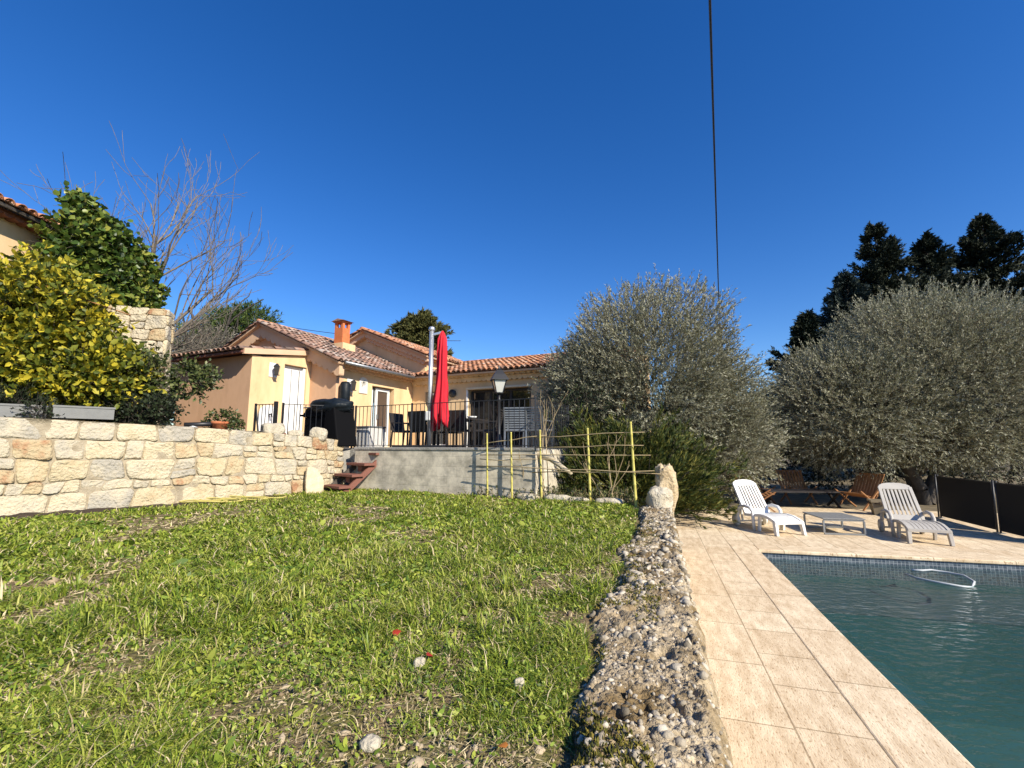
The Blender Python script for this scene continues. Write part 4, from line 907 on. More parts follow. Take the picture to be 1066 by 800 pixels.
# ================================================================== LEFT SIDE: NEIGHBOUR, IVY, SHRUBS
nb = empty("neighbour_house", (-10.2, 8.7, 1.5), 0, "tall yellow house at the left edge with ivy over its wall and a tiled eave", "house")
MB().box(-3.0, -.4, -.4, 6.0, 6.6, 5.25).build("wall", stucco, nb)
tile_roof("roof", (.42, -3.9, 4.80), (0, 1, 0), (-1, 0, .32), 6.9, 3.7, tile_m, nb, seed=12, under=barkd)
sb = MB(); scallop(sb, (0, -3.68, 4.80), (0, 2.9, 4.80), (1, 0, 0), .22, .06, .2, .07); sb.build("eaves_cornice", woodr, nb)
# ivy over the wall
r2 = np.random.default_rng(21)
n = 9000; y_ = r2.uniform(6.0, 11.9, n); z_ = r2.uniform(2.0, 7.2, n)
lim = 5.25 + np.clip((y_ - 8.7) / .8, -.6, 1) * 1.85 + .6 * (fbm(p3(y_ * 1.6, z_ * 1.6), 3, 2) - .5) - .5 * np.clip((y_ - 10.6) / 1.2, 0, 1)
k = (z_ < lim); y_, z_ = y_[k], z_[k]; n = len(y_)
bul = .25 + 1.0 * fbm(p3(y_ * .9, z_ * .9), 3, 4) * (1 - .5 * np.clip((z_ - 5.8) / 1.2, 0, 1)); B = p3(-10.18 + bul * r2.uniform(.3, 1, n), y_, z_)
T = unit(np.column_stack([r2.uniform(.2, 1, n), r2.normal(size=n) * .6, r2.normal(size=n) * .5 + .1])); TL = r2.uniform(.15, .4, n)
V1, F1 = twig_leaves(r2, B, T, TL, 5, .12, .12, 1.0, shape=round_leaves); V2, F2 = seg_arrays(B - T * .1, B + T * TL[:, None], .004, .003, 3)
spr = branch_tree(r2, (-10.0, 9.9, 6.75), (.1, 0, 1), .35, .015, 2, [5, 3], .6, .3)
Bs = np.array([s[1] for s in spr]); Ts = unit(np.array([s[1] - s[0] for s in spr])); V3, F3 = twig_leaves(r2, Bs, Ts, np.full(len(Bs), .12), 2, .12, .10, 1.0, shape=round_leaves)
Vv, bl = cat([(V1, F1, 0), (V3, F3, 0), (V2, F2, 1)])
iv = empty("climbing_ivy", (-10.0, 10.5, 1.9), 0, "glossy green ivy climbing over the neighbour's wall and eave", "climbing plant")
np_obj("foliage", Vv - np.array([-10, 10.5, 1.9]), bl, [ivy_l, twig_m], iv)
segs_mesh("stem", [(np.array([.1, -1, 0.]), np.array([-.05, -.5, 2.2]), .05, .035, 0), (np.array([-.05, -.5, 2.2]), np.array([0, .4, 4.2]), .035, .02, 0)], barkd, iv)
# tall stone pier and wall stub
pr_ = empty("stone_pier", (-8.55, 10.25, 1.8), R(20), "tall square pier of pale stone blocks between the ivy and the bare tree", "pier")
MB().box(-.3, .24, 0, 1.5, .44, 3.02).build("pier_core", mortar, pr_)
cl = stone_cells(np.random.default_rng(9), 1.54, 3.05, .95, .95)
stones_mesh("stone_facing", cl, lambda s, h, d: p3(s - 1.07, -d + .0 * s, h), stone_m, pr_, seed=5)
cl = stone_cells(np.random.default_rng(10), .5, 3.05, .9, .9)
stones_mesh("stone_facing", cl, lambda s, h, d: p3(.45 + d, s - .02, h), stone_m, pr_, seed=6)

def shrub(name, label, cat_, loc, lobes, n, k, L, W, mats, seed, TLr=(.2, .45), ang=.8, trunk=None, group=None, up=.3, gap=.36, gs=1.4, shell=.35, zmin=.05, outw=1.0, stem=.004, fold=.15, shape=None):
    """loc is the root; lobes are (centre, radii, share) relative to it"""
    rg = np.random.default_rng(seed); e = empty(name, loc, 0, label, cat_, group); parts = []
    for c, r, sh in lobes:
        P, d = crown_pts(rg, int(n * sh), c, r, shell, seed, .4, gap, gs, zmin)
        T = unit(d * outw + rg.normal(size=d.shape) * .45 + np.array([0, 0, up])); TL = rg.uniform(*TLr, len(P))
        V, F = twig_leaves(rg, P, T, TL, k, L, W, ang, shape=shape); parts.append((V, F, 0))
        if stem: V, F = seg_arrays(P - T * .08, P + T * (TL * .95)[:, None], stem, stem * .5, 3); parts.append((V, F, 1))
    Vv, bl = cat(parts); np_obj("foliage" if not trunk or trunk.get("shrub") else "crown", Vv, bl, mats, e)
    if trunk:
        sg = []
        for b_, d_, L_, r_, lv, kd, spd in trunk["limbs"]: sg += branch_tree(rg, b_, d_, L_, r_, lv, kd, spd, trunk.get("up", .25), trunk.get("bend", .12))
        segs_mesh("stems" if trunk.get("shrub") else "trunk", sg, trunk["mat"], e, trunk.get("n", 6))
    return e
st_sh = lambda h, r=.03: dict(shrub=True, mat=barkd, limbs=[((.0, 0, 0), (.2, 0, 1), h, r, 2, [4, 3], .5), ((.1, .05, 0), (-.4, .1, 1), h, r, 2, [4, 3], .5), ((-.1, 0, 0), (.6, -.1, 1), h, r, 2, [3, 3], .5)], n=5)
shrub("yellow_leaved_shrub", "big yellow and green leaved shrub spilling over the grey planters at the left", "shrub", (-8.3, 8.1, 2.0),
      [((-.6, 0, 1.75), (1.5, .8, 1.35), .55), ((.55, .1, .95), (.85, .7, .7), .22), ((-.4, -.3, .9), (1.7, .6, .5), .2)], 2600, 8, .115, .07, [yel_l, barkd], 31, (.2, .5), .9, st_sh(1.3), up=.1, gap=.35, gs=1.6, stem=.004, shape=round_leaves)
segs_mesh("fallen_cane", [(np.array([-9.6, 7.9, 4.95]), np.array([-8.2, 8.0, 4.45]), .016, .014, 0), (np.array([-8.2, 8.0, 4.45]), np.array([-7.2, 8.35, 4.12]), .014, .01, 0)], tanwood)
props(bpy.data.objects["fallen_cane"], "long thin brown cane lying slanted across the yellow leaved shrub", "cane")
shrub("leafy_shrub", "green shrub with thin red brown stems in front of the house wall", "shrub", (-7.25, 8.8, 1.95),
      [((0, 0, 1.0), (.75, .6, .55), .55), ((.75, .15, 1.0), (.5, .35, .3), .2), ((-.7, .1, .9), (.6, .5, .55), .17)], 700, 8, .075, .045, [shr_l, twig_m], 33, (.15, .35), .9, st_sh(.8, .02), up=.25, gap=.34, gs=2.2, shape=round_leaves)
shrub("dark_bush", "dark needle leaved bush behind the left grey planter", "shrub", (-8.45, 7.35, 2.0), [((0, 0, .28), (.65, .35, .36), 1)], 650, 10, .06, .014, [dk_l, barkd], 35, (.12, .3), .6, st_sh(.3, .015), up=.6)
shrub("dark_bush", "low dark bush between the right grey planter and the broken slabs", "shrub", (-6.75, 8.25, 1.98), [((-.1, .1, .3), (.6, .35, .35), 1)], 500, 9, .06, .035, [dk_l, barkd], 36, (.12, .3), .8, st_sh(.3, .015), up=.3)
shrub("trailing_plant", "dark trailing plant in the gap between the two grey planters", "plant", (-7.52, 7.28, 2.06), [((0, -.05, .1), (.17, .17, .22), 1)], 150, 8, .05, .02, [dk_l, barkd], 37, (.1, .22), .8, st_sh(.15, .01), up=.0, zmin=-.2)
for (x, y, l, lab) in ((-8.07, 6.88, 1.45, "grey rectangular trough planter at the far left end of the wall top"), (-7.13, 7.58, .74, "short grey trough planter on the wall top right of the dark trailing plant")):
    e = empty("trough_planter", (x, y, 2.12), math.atan2(.72, .69), lab, "planter", "grey trough planters on the wall")
    m = MB(); m.box(0, -.12, 0, l, .02, .2); m.box(0, .12, 0, l, .02, .2); m.box(-l / 2 + .01, 0, 0, .02, .219, .2); m.box(l / 2 - .01, 0, 0, .02, .219, .2); m.build("trough", planter_m, e)
    MB().box(0, -.131, .175, l + .02, .02, .03).build("rim", planter_m, e); MB().box(0, 0, .02, l - .045, .215, .15).build("soil", soil_m, e)
# terracotta pot with a trailing plant
e = empty("flower_pot", (-5.78, 9.05, 1.90), 0, "terracotta flower pot with a pale trailing plant on the wall below the house wall", "flower pot")
MB().lathe([(.11, 0), (.15, .20), (.165, .205), (.165, .25), (.14, .25), (.135, .21), (.02, .2)], 18).build("pot", terra, e, True)
rp = np.random.default_rng(5); P, d = crown_pts(rp, 260, (0, 0, .22), (.36, .32, .22), .3, 4); kk = ~((np.abs(P[:, 0] - .02) < .14) & (P[:, 1] < -.02) & (P[:, 2] < .28)); P, d = P[kk], d[kk]
V, F = twig_leaves(rp, P, unit(d + np.array([0, 0, -.1])), np.full(len(P), .12), 6, .05, .035, 1.0); np_obj("plant", V, [(F, 0)], shr_l, e)
# broken slabs and dark pipes beside it
for k, (x, y, z, lx, ly, rz, tx, ty, mt, lab) in enumerate(((-6.28, 8.62, 1.99, .34, .2, .9, .25, .1, rock_m, "pale broken slab leaning on the wall top next to the black pipe"), (-6.08, 8.82, 1.97, .3, .16, 1.2, -.2, .25, white, "long white broken tile lying on the wall top"), (-6.5, 8.35, 1.98, .24, .16, .4, .1, -.2, rock_m, "leftmost small pale broken slab on the wall top"))):
    o = MB().box(0, 0, 0, lx, ly, .035).build("broken_slab", mt, None, bevel=.006, loc=(x, y, z)); o.rotation_euler = (tx, ty, rz); props(o, lab, "slab", "broken slabs on the wall")
o = MB().tube([(0, 0, 0), (.45, .42, .04)], .045, 10).build("black_pipe", iron, None, True, loc=(-6.22, 8.66, 2.07)); props(o, "short black pipe lying across the broken slabs on the wall", "pipe")

# ================================================================== TREES
rt = np.random.default_rng(51)
bt = empty("bare_tree", (-12.4, 14.6, 1.7), 0, "tall leafless tree with upswept grey twigs behind the ivy covered house", "tree")
sg = []
for d_, L_, r_ in (((.12, 0, 1), 4.1, .11), ((-.42, .1, 1), 3.3, .075), ((.42, -.1, .95), 3.7, .085), ((.85, .1, .75), 3.3, .07), ((1.0, -.2, .6), 2.4, .055), ((-.8, .1, .85), 2.6, .05), ((-.2, .2, 1), 3.3, .065), ((.62, .3, .95), 3.5, .07), ((1.0, .1, .3), 2.0, .05)):
    sg += branch_tree(rt, (0, 0, 2.6), d_, L_, r_, 3, [5, 4, 3], .46, .22, .10, .60, 4, .48)
tr = branch_tree(rt, (0, 0, 0), (0, 0, 1), 2.7, .19, 0, [0], .1, .1, .05)
segs_mesh("trunk", tr, bark, bt, 8); segs_mesh("crown", [(a, b, max(c, .008), max(d, .006), l) for a, b, c, d, l in sg], twig_m, bt, 4)

def olive(loc, lobes, n, seed, label, limbs):
    return shrub("olive_tree", label, "tree", loc, lobes, n, 20, .078, .019, [olive_l, olive_t], seed, (.28, .62), .62, dict(mat=barkd, limbs=limbs, up=.3, bend=.14, n=7), "olive trees by the pool", up=.42, gap=.27, gs=1.5, shell=.4, zmin=.1, stem=.004)
olive((4.1, 13.2, 0), [((-.15, -.2, 3.3), (2.85, 2.4, 2.85), .62), ((1.55, -.3, 1.95), (1.65, 1.6, 1.75), .24), ((-1.9, -.3, 3.1), (1.4, 1.4, 1.5), .11)], 15000, 61, "rounded silvery olive tree right of the house behind the juniper",
      [((0, 0, 0), (-.2, 0, 1), 2.0, .2, 3, [4, 3, 3], .55), ((.15, .1, 0), (.5, 0, 1), 1.8, .15, 3, [4, 3, 3], .55)])
olive((12.1, 13.9, 0), [((1.0, -.2, 3.7), (4.0, 2.7, 2.75), .66), ((-2.3, -.6, 2.75), (2.2, 1.9, 1.9), .24), ((-.4, -1.0, 1.95), (3.6, 1.2, .8), .10)], 17000, 63, "broad silvery olive tree at the right edge in front of the dark cypresses",
      [((-.1, -.3, 0), (-.45, -.1, 1), 1.9, .2, 3, [4, 3, 3], .55), ((0, -.3, 0), (.45, 0, 1), 2.0, .2, 3, [4, 3, 3], .55), ((-.15, -.28, 0), (-.95, .1, 1), 2.0, .13, 3, [3, 3, 3], .5)])

def conifer(loc, H, rb, seed, label, mat, n=900, lean=0, name="cypress_tree", group="dark conifers behind the right olive tree", top=.03, L=.17, W=.05, k=11, droop=-.05, base=.08):
    rg = np.random.default_rng(seed); e = empty(name, loc, 0, label, "tree", group); nb_ = 70; parts = []; sgs = [(np.array([0, 0, 0.]), np.array([0, 0, H * .97]), .02 * H, .02, 0)]
    hh = np.sort(1 - (1 - base) * rg.uniform(.01, 1, nb_ * 2) ** 1.25); 
    for h in hh:
        a = rg.uniform(0, 6.28); R_ = min(rb, (1 - h) * H * (.47 + top) + .03) * rg.uniform(.55, 1.2); m = max(8, int(n / 46 * 5.5 * (R_ / rb + .2)))
        t = rg.uniform(.15, 1, m); d = np.array([math.cos(a), math.sin(a), 0.]); sd = np.array([-d[1], d[0], 0])
        P = np.outer(t * R_, d) + np.outer(rg.normal(size=m) * .22 * R_ * (1.1 - t * .6), sd); P[:, 2] = h * H + t * R_ * rg.uniform(.0, .2) + .35 * R_ * t ** 2.5 + rg.normal(size=m) * .10 + droop * t * R_ * t
        T = unit(np.tile(d * 1.1, (m, 1)) + rg.normal(size=(m, 3)) * .35 + np.array([0, 0, .45])); parts.append((P, T)); sgs.append((np.array([0, 0, h * H]), np.array([d[0] * R_ * .8, d[1] * R_ * .8, h * H + R_ * .25]), .03, .01, 1))
    P = np.concatenate([p for p, _ in parts]); T = np.concatenate([t for _, t in parts])
    V, F = twig_leaves(rg, P, T, rg.uniform(.12, .32, len(P)), k, L, W, .6); np_obj("crown", V, [(F, 0)], mat, e); segs_mesh("trunk", sgs, barkd, e, 5); return e
conifer((20.6, 24.5, -.1), 14.1, 3.6, 71, "pointed black green cypress forming the leftmost tall peak of the row", con_l, 1000)
conifer((24.4, 25.5, -.1), 14.0, 3.6, 72, "dark cypress with a blunt top, second tall one from the left of the row", con_l, 900)
conifer((28.4, 26, -.1), 15.4, 4.6, 73, "widest dark cypress cut by the right edge of the photo", con_l, 1400, top=.1)
conifer((17.6, 23, -.1), 10.4, 3.2, 74, "lower blue green conifer left of the tall cypresses", con_b, 1100, top=.06)
conifer((15.0, 22.5, -.1), 8.2, 3.0, 75, "lowest dark conifer at the left end of the row above the olive tree", con_l, 1100, top=.06)
conifer((22.7, 27.0, -.1), 13.3, 5.0, 77, "dark conifer in the back row between the two leftmost tall cypresses", con_l, 1200)
conifer((26.6, 27.8, -.1), 14.2, 5.0, 78, "dark conifer in the back row between the middle and the rightmost tall cypress", con_l, 1200)
conifer((18.9, 25.0, -.1), 11.2, 4.4, 79, "dark low conifer behind the blue green one", con_l, 1000)
conifer((-5.2, 25.5, 0), 9.1, 1.5, 76, "olive green conifer rising behind the roof left of the parasol mast", cyp_l, 800, group=None, name="conifer_tree", top=.45, L=.22)
shrub("pine_tree", "rounded green pine behind the left gable", "tree", (-15.6, 25.2, 0), [((.2, 0, 6.9), (2.7, 2.0, 2.6), .7), ((-2.2, .1, 6.2), (2.2, 1.8, 2.4), .3)], 4200, 12, .24, .045, [pine_l, barkd], 81, (.3, .6), .7, dict(mat=barkd, limbs=[((0, 0, 0), (0, 0, 1), 5.5, .25, 2, [5, 3], .5)], n=6), up=.4, gap=.26, gs=.8, zmin=3)
gt = shrub("grey_shrub_tree", "tangled grey nearly leafless tree between the bare tree and the pine", "tree", (-14.2, 20.5, 0), [((.2, 0, 4.6), (2.9, 1.6, 2.7), 1)], 2600, 6, .11, .035, [mk("grey_leaf", [(.2, (.09, .085, .06)), (.8, (.22, .20, .16))], 2, .8, island=.7), twig_m], 82, (.4, .9), .7,
      dict(mat=twig_m, limbs=[((-.6, 0, 0), (-.2, 0, 1), 3.4, .12, 3, [5, 5, 4], .6), ((.5, 0, 0), (.3, 0, 1), 3.4, .12, 3, [5, 5, 4], .6), ((1.4, 0, 0), (.5, 0, 1), 3.0, .1, 3, [5, 5, 4], .6)], n=4), up=.3, gap=.42, stem=.008)
# dark hedge closing the garden behind the olives
shrub("hedge", "dark evergreen hedge closing the garden behind the olive trees", "hedge", (10.5, 16.8, 0), [((-5.2, .2, 1.5), (2.6, 1.0, 1.6), .2), ((-1.9, 0, 1.6), (2.4, 1.0, 1.5), .2), ((1.4, .1, 1.4), (2.4, 1.0, 1.5), .2), ((4.6, 0, 1.4), (2.4, 1.0, 1.4), .2), ((7.8, 0, 1.5), (2.6, 1.0, 1.6), .2), ((11.0, -.8, 1.6), (2.6, 1.2, 1.7), .2), ((13.6, -2.6, 1.6), (2.2, 1.8, 1.7), .2), ((15.4, -5.6, 1.6), (1.6, 2.4, 1.7), .2)], 4200, 9, .10, .045, [hedge_l, barkd], 83, (.2, .5), .8,
      up=.2, gap=.28, shell=.3)
shrub("dark_bush", "dark leafy bush at the right end of the terrace under the olive tree", "shrub", (1.85, 11.3, .3), [((0, .2, 1.35), (.75, .7, 1.5), 1)], 700, 9, .085, .035, [dk_l, barkd], 84, (.2, .45), .8, st_sh(1.0, .02), up=.3, gap=.36)

# spreading juniper behind the rock
rj = np.random.default_rng(91); e = empty("juniper", (2.65, 10.6, .1), 0, "wide feathery dark green juniper spreading behind the bamboo trellis and boulders", "shrub"); parts = []; sgs = []
for i in range(420):
    a = rj.uniform(0, 6.28); elv = rj.uniform(.05, 1.25); L_ = rj.uniform(1.1, 2.3) * (1.0 if elv < .7 else 1.05)
    d = np.array([math.cos(a) * math.cos(elv), math.sin(a) * math.cos(elv) * .62, math.sin(elv) * .92]); c0 = np.array([rj.normal() * .35, rj.normal() * .25, .15]); m = 26
    t = np.linspace(.25, 1, m); Pm = c0 + np.outer(t * L_, d) + np.column_stack([0 * t, 0 * t, .10 * np.sin(t * 3) - .22 * t ** 3 * (1.3 - elv)]) + rj.normal(size=(m, 3)) * .06
    Tm = unit(np.tile(d, (m, 1)) + rj.normal(size=(m, 3)) * .32 + np.array([0, 0, .12])); parts.append((Pm, Tm)); sgs.append((c0, Pm[-1] - d * .1, .012, .004, 0))
P = np.concatenate([p for p, _ in parts]); T = np.concatenate([t for _, t in parts]); kk = P[:, 2] > .02; P, T = P[kk], T[kk]
V, F = twig_leaves(rj, P, T, rj.uniform(.14, .30, len(P)), 12, .12, .020, .36); np_obj("foliage", V, [(F, 0)], jun_l, e); segs_mesh("stems", sgs, barkd, e, 4)

# ================================================================== POOLSIDE FURNITURE
def lounger(loc, rz, label, plastic=plastic):
    e = empty("sun_lounger", (*loc, .003), rz, label, "sun lounger", "white plastic sun loungers by the pool")
    prof = [(.16, .27), (.05, .275), (-.15, .295), (-.36, .315), (-.52, .30), (-.64, .265), (-.72, .23)]
    m = MB()
    for (y0, z0), (y1, z1) in zip(prof, prof[1:]):
        for sx in (-.275, .275): m.bar((sx, y0, z0), (sx, y1, z1), .05, .055)
    for i in range(8):                                                  # lengthwise slats of the seat
        xs = -.22 + .0629 * i
        for (y0, z0), (y1, z1) in zip(prof, prof[1:]): m.bar((xs, y0, z0 + .006), (xs, y1, z1 + .006), .056, .018)
    m.bar((-.3, -.72, .225), (.3, -.72, .225), .05, .05); m.build("seat", plastic, e, bevel=.004)
    th = R(57); bk = MB(); P_ = lambda s: (.14 + s * math.cos(th), .27 + s * math.sin(th))
    def bb(x0, s0, x1, s1, wd, t=.03): y0, z0 = P_(s0); y1, z1 = P_(s1); bk.bar((x0, y0, z0), (x1, y1, z1), wd, t, up=(0, -math.sin(th), math.cos(th)))
    bb(-.265, 0, -.245, .70, .055, .045); bb(.265, 0, .245, .70, .055, .045); bb(-.24, .055, .24, .055, .11, .035)
    n = 9; y0, z0 = P_(.0)
    arc = [(-.272, .66), (-.25, .73), (-.19, .765), (-.1, .785), (0, .79), (.1, .785), (.19, .765), (.25, .73), (.272, .66), (.22, .645), (-.22, .645)]
    nrm = Vector((0, -math.sin(th), math.cos(th))); bk.prism([Vector((x, *P_(s))) - nrm * .018 for x, s in arc], nrm * .036)
    for i in range(7): bb(-.195 + .065 * i, .10, -.185 + .0617 * i, .66, .037, .02)
    bk.build("backrest", plastic, e, bevel=.004)
    for sx in (-1, 1):
        x = sx * .315
        MB().tube([(x, .36, .02), (x, .34, .22), (x, .27, .40), (x, .10, .445), (x, -.06, .43), (x, -.13, .36), (x, -.14, .2), (x * .96, -.13, .0)], [.03, .034, .034, .034, .034, .033, .032, .03], 8).build("armrest", plastic, e, True)
        MB().prism([(sx * .245, -.66, .25), (sx * .31, -.66, .25), (sx * .315, -.70, 0), (sx * .265, -.70, 0)], (0, -.075, 0)).build("leg", plastic, e, bevel=.006)
        MB().prism([(sx * .235, -.30, .30), (sx * .285, -.30, .30), (sx * .285, -.26, 0), (sx * .24, -.26, 0)], (0, .06, 0)).build("leg", plastic, e, bevel=.006)
        w_ = MB().tube([(x - .02, .40, .12), (x + .02, .40, .12)], .12, 20).build("wheel", plastic, e, True)
    MB().bar((-.27, .36, .1), (.27, .36, .1), .03).build("axle", plastic, e)
    MB().bar((-.2, .35, .11), (-.2, .42, .55), .03).build("back_prop", plastic, e); MB().bar((.2, .35, .11), (.2, .42, .55), .03).build("back_prop", plastic, e)
    return e
lounger((5.12, 9.58), .16, "white plastic lounger on the left, next to the low metal table and the juniper")
lounger((7.42, 8.76), -.36, "greyish white plastic lounger on the right, nearest the black mesh fence", mk("greyish_plastic", [(.3, (.47, .44, .39)), (.7, (.40, .37, .33))], 5, .5, spec=.3))  # greyer base colour than the left lounger
e = empty("side_table", (6.36, 9.3, .003), -.16, "low grey metal table with sled legs between the two white loungers", "table")
MB().box(0, 0, .285, .74, .84, .02).build("table_top", mk("grey_slats", [(.35, (.17, .17, .165)), (.65, (.27, .27, .26))], 60, .5, .3), e, bevel=.004)
for sy in (-.39, .39):
    m = MB(); m.bar((-.35, sy, .27), (.35, sy, .27), .03); m.bar((-.35, sy, .016), (.35, sy, .016), .03)
    m.build("frame", greym, e)
    for sx in (-.35, .35): MB().bar((sx, sy, .031), (sx, sy, .255), .03).build("leg", greym, e)
# low table and four wooden lounge chairs in the shade
e = empty("low_table", (8.05, 13.0, .0), R(-6), "long low dark table in the shade of the olives behind the loungers", "table")
MB().box(0, 0, .40, 1.9, .7, .035).build("table_top", darkw, e)
for sx in (-.85, .85): MB().bar((sx, -.3, 0), (sx, .3, .4), .05).build("leg", darkw, e); MB().bar((sx, .3, 0), (sx, -.3, .4), .05).build("leg", darkw, e)
def wood_chair(loc, rz, label):
    c = empty("lounge_chair", (*loc, 0), rz, label, "chair", "brown wooden lounge chairs under the olives")
    b = MB()
    for i in range(9): b.bar((-.30 + .075 * i, .18, .30), (-.34 + .085 * i, .52, .92), .062, .016, up=(0, -.8, .4))
    b.bar((-.34, .22, .36), (.34, .22, .36), .03, .03); b.bar((-.37, .50, .90), (.37, .50, .90), .03, .03); b.build("backrest", tanwood, c)
    s = MB()
    for i in range(7): s.bar((-.30, .16 - .085 * i, .30 + .022 * i), (.30, .16 - .085 * i, .30 + .022 * i), .07, .016)
    s.build("seat", tanwood, c)
    for sx in (-.34, .34):
        MB().bar((sx, .34, 0), (sx, -.40, .50), .04, .03).build("leg", tanwood, c); MB().bar((sx, -.36, 0), (sx, .38, .60), .04, .03).build("leg", tanwood, c)
    return c
wood_chair((6.45, 12.3), R(70), "brown slatted lounge chair, leftmost by the juniper, facing the low table")
wood_chair((7.2, 13.75), R(12), "second brown lounge chair from the left, behind the low table")
wood_chair((8.4, 13.7), R(-8), "third brown lounge chair from the left, behind the low table's right half")
wood_chair((9.3, 12.5), R(-72), "rightmost brown lounge chair, nearest the beige planter")
e = empty("planter_pot", (8.95, 11.4, 0), 0, "squat beige planter standing behind the right lounger", "planter")
MB().lathe([(.17, 0), (.24, .30), (.27, .31), (.27, .36), (.23, .36), (.22, .31), (.02, .30)], 4).build("pot", beige_pot, e).rotation_euler = (0, 0, R(20))
MB().lathe([(.21, .27), (.2, .32), (.02, .325)], 12).build("soil", soil_m, e)
# black mesh pool fence
e = empty("pool_fence", (9.4, 9.0, 0), 0, "black mesh pool safety fence on dark posts along the right side of the deck", "fence")
fp = [(10.0, 10.95), (9.42, 9.1), (9.1, 7.95), (10.6, 7.45), (12.1, 6.95)]; O = Vector((9.4, 9.0, 0))
for (x0, y0), (x1, y1) in zip(fp, fp[1:]):
    a, c = Vector((x0, y0, .06)) - O, Vector((x1, y1, .06)) - O; d = (c - a).normalized() * .05; a += d; c -= d
    m = MB().bar(a + Vector((0, 0, .44)), c + Vector((0, 0, .44)), .012, .9); m.build("mesh_panel", mesh_m, e)
    m = MB(); m.bar(a + Vector((0, 0, .9)), c + Vector((0, 0, .9)), .025, .022); m.build("top_hem", iron, e)
for (x0, y0) in fp:
    p = Vector((x0, y0, 0)) - O
    for s in (-1, 1): MB().tube([p + Vector((.015 * s, .045 * s, 0)), p + Vector((.015 * s, .045 * s - .03, 1.0))], .017, 8).build("post", iron, e, True)
    MB().box(p.x, p.y, 0, .1, .16, .012).build("foot_plate", greym, e)

# ================================================================== TRELLIS BED BEHIND THE LAWN
tr_ = empty("bamboo_trellis", (.8, 8.8, .66), 0, "yellow bamboo trellis of upright canes and thin crosspieces at the end of the lawn", "trellis")
bp = [(-.485, 9.22, 1.28, .02), (0.0, 9.02, 1.30, .022), (.56, 8.82, 1.34, .022), (1.42, 8.45, 1.36, .026), (2.1, 7.9, 1.45, .028)]
tops = []
for x, y, h, r in bp:
    p = np.array([x - .8, y - 8.8, -.06]); t = p + np.array([-.02 - .02 * (x > 1.5), .03, h + .03]); tops.append((p, t))
    q = MB(); nd = 7; pts, rs = [], []
    for k in range(nd + 1):
        c = p + (t - p) * k / nd
        for dz, rr in ((-.012, 1.0), (0, 1.18), (.012, 1.0)):
            pts.append(c + (t - p) / np.linalg.norm(t - p) * dz); rs.append(r * rr * (1 - .25 * k / nd))
    q.tube(pts, rs, 8).build("cane", bamboo_m, tr_, True)
rc = np.random.default_rng(8)
for k, (i0, i1, f0, f1, ex) in enumerate(((2, 4, .91, .88, .25), (2, 4, .76, .73, .2), (0, 4, .68, .62, .32), (0, 4, .51, .42, .45), (0, 2, .62, .60, .3), (2, 4, .42, .44, .35), (0, 2, .86, .92, .15))):
    A = tops[i0][0] + (tops[i0][1] - tops[i0][0]) * f0; Bq = tops[i1][0] + (tops[i1][1] - tops[i1][0]) * f1; d = unit((Bq - A)[None])[0]
    off = np.array([-.01, -.035 if k % 2 else .03, 0]); pts = [A - d * ex * .5 + off] + [A + (Bq - A) * s + off + rc.normal(size=3) * .012 for s in (.25, .5, .75)] + [Bq + d * ex + off]
    MB().tube(pts, [.011, .010, .010, .009, .006], 6).build("crosspiece", cane_m, tr_, True)
# dry plant stems, driftwood log, edging stones
for k, (x, y, lab) in enumerate(((.72, 9.0, "tall dry stems standing between the third and fourth bamboo canes"), (1.78, 8.5, "tangle of dry stems and twigs left of the last bamboo cane"), (.1, 9.35, "few thin dry stems beside the second bamboo cane"))):
    sg = []
    for j in range((2, 3, 2)[k]):
        lean = rc.normal(size=2) * (.09 if k == 0 else .4); sg += branch_tree(rc, (rc.normal() * .06, rc.normal() * .06, 0), (lean[0], lean[1], 1), (1.55, .8, .7)[k] * rc.uniform(.7, 1.15), .013, 2, [3, 2], .35, .2, .06, .5, 4, .6)
    e = empty("dry_plant", (x, y, .64), 0, lab, "dry plant", "dry plants in the trellis bed")
    segs_mesh("stems", [(a, b, max(c, .004), max(d, .003), l) for a, b, c, d, l in sg], cane_m, e, 4)
lg = MB().tube([(0, 0, 0), (.35, -.12, .03), (.75, -.34, .05), (1.1, -.62, -.05), (1.45, -1.0, -.32)], [.075, .09, .08, .06, .03], 10).build("driftwood_log", mk("bleached_wood", [(.3, (.44, .36, .23)), (.7, (.58, .50, .36))], 7, .9, .6, stretch=(1, 5, 5)), None, True, loc=(-.35, 9.55, 1.48)); props(lg, "pale bleached log lying behind the bamboo canes at the end of the terrace wall", "log")
for k, (x, y, rx, rz, lab) in enumerate(((.32, 8.95, .2, .07, "leftmost pale edging stone at the foot of the trellis"), (.86, 8.72, .26, .075, "long flat pale edging stone between the third and fourth canes"), (1.22, 8.55, .2, .06, "pale edging stone just left of the fourth bamboo cane"), (1.72, 8.25, .24, .07, "rightmost pale edging stone left of the last bamboo cane"))):
    stone("edging_stone", (x, y, .635), (rx, .11, rz), 60 + k, lab, "stone", "edging stones along the trellis", rz=-.35)
for k, (x, y, z, r) in enumerate(((.05, 9.42, .66, (.2, .12, .22)), (.3, 9.3, .66, (.12, .1, .3)), (-.18, 9.5, .66, (.15, .1, .16)))):
    stone("pale_rock", (x, y, z), r, 70 + k, ("squat whitish rock against the terrace wall behind the second cane", "tall narrow whitish rock behind the second and third canes", "smallest whitish rock against the terrace wall near the first cane")[k], "rock", "whitish rocks against the terrace wall", mk("whitish_rock", [(.3, (.40, .37, .31)), (.7, (.62, .58, .50))], 6, .95, .8))
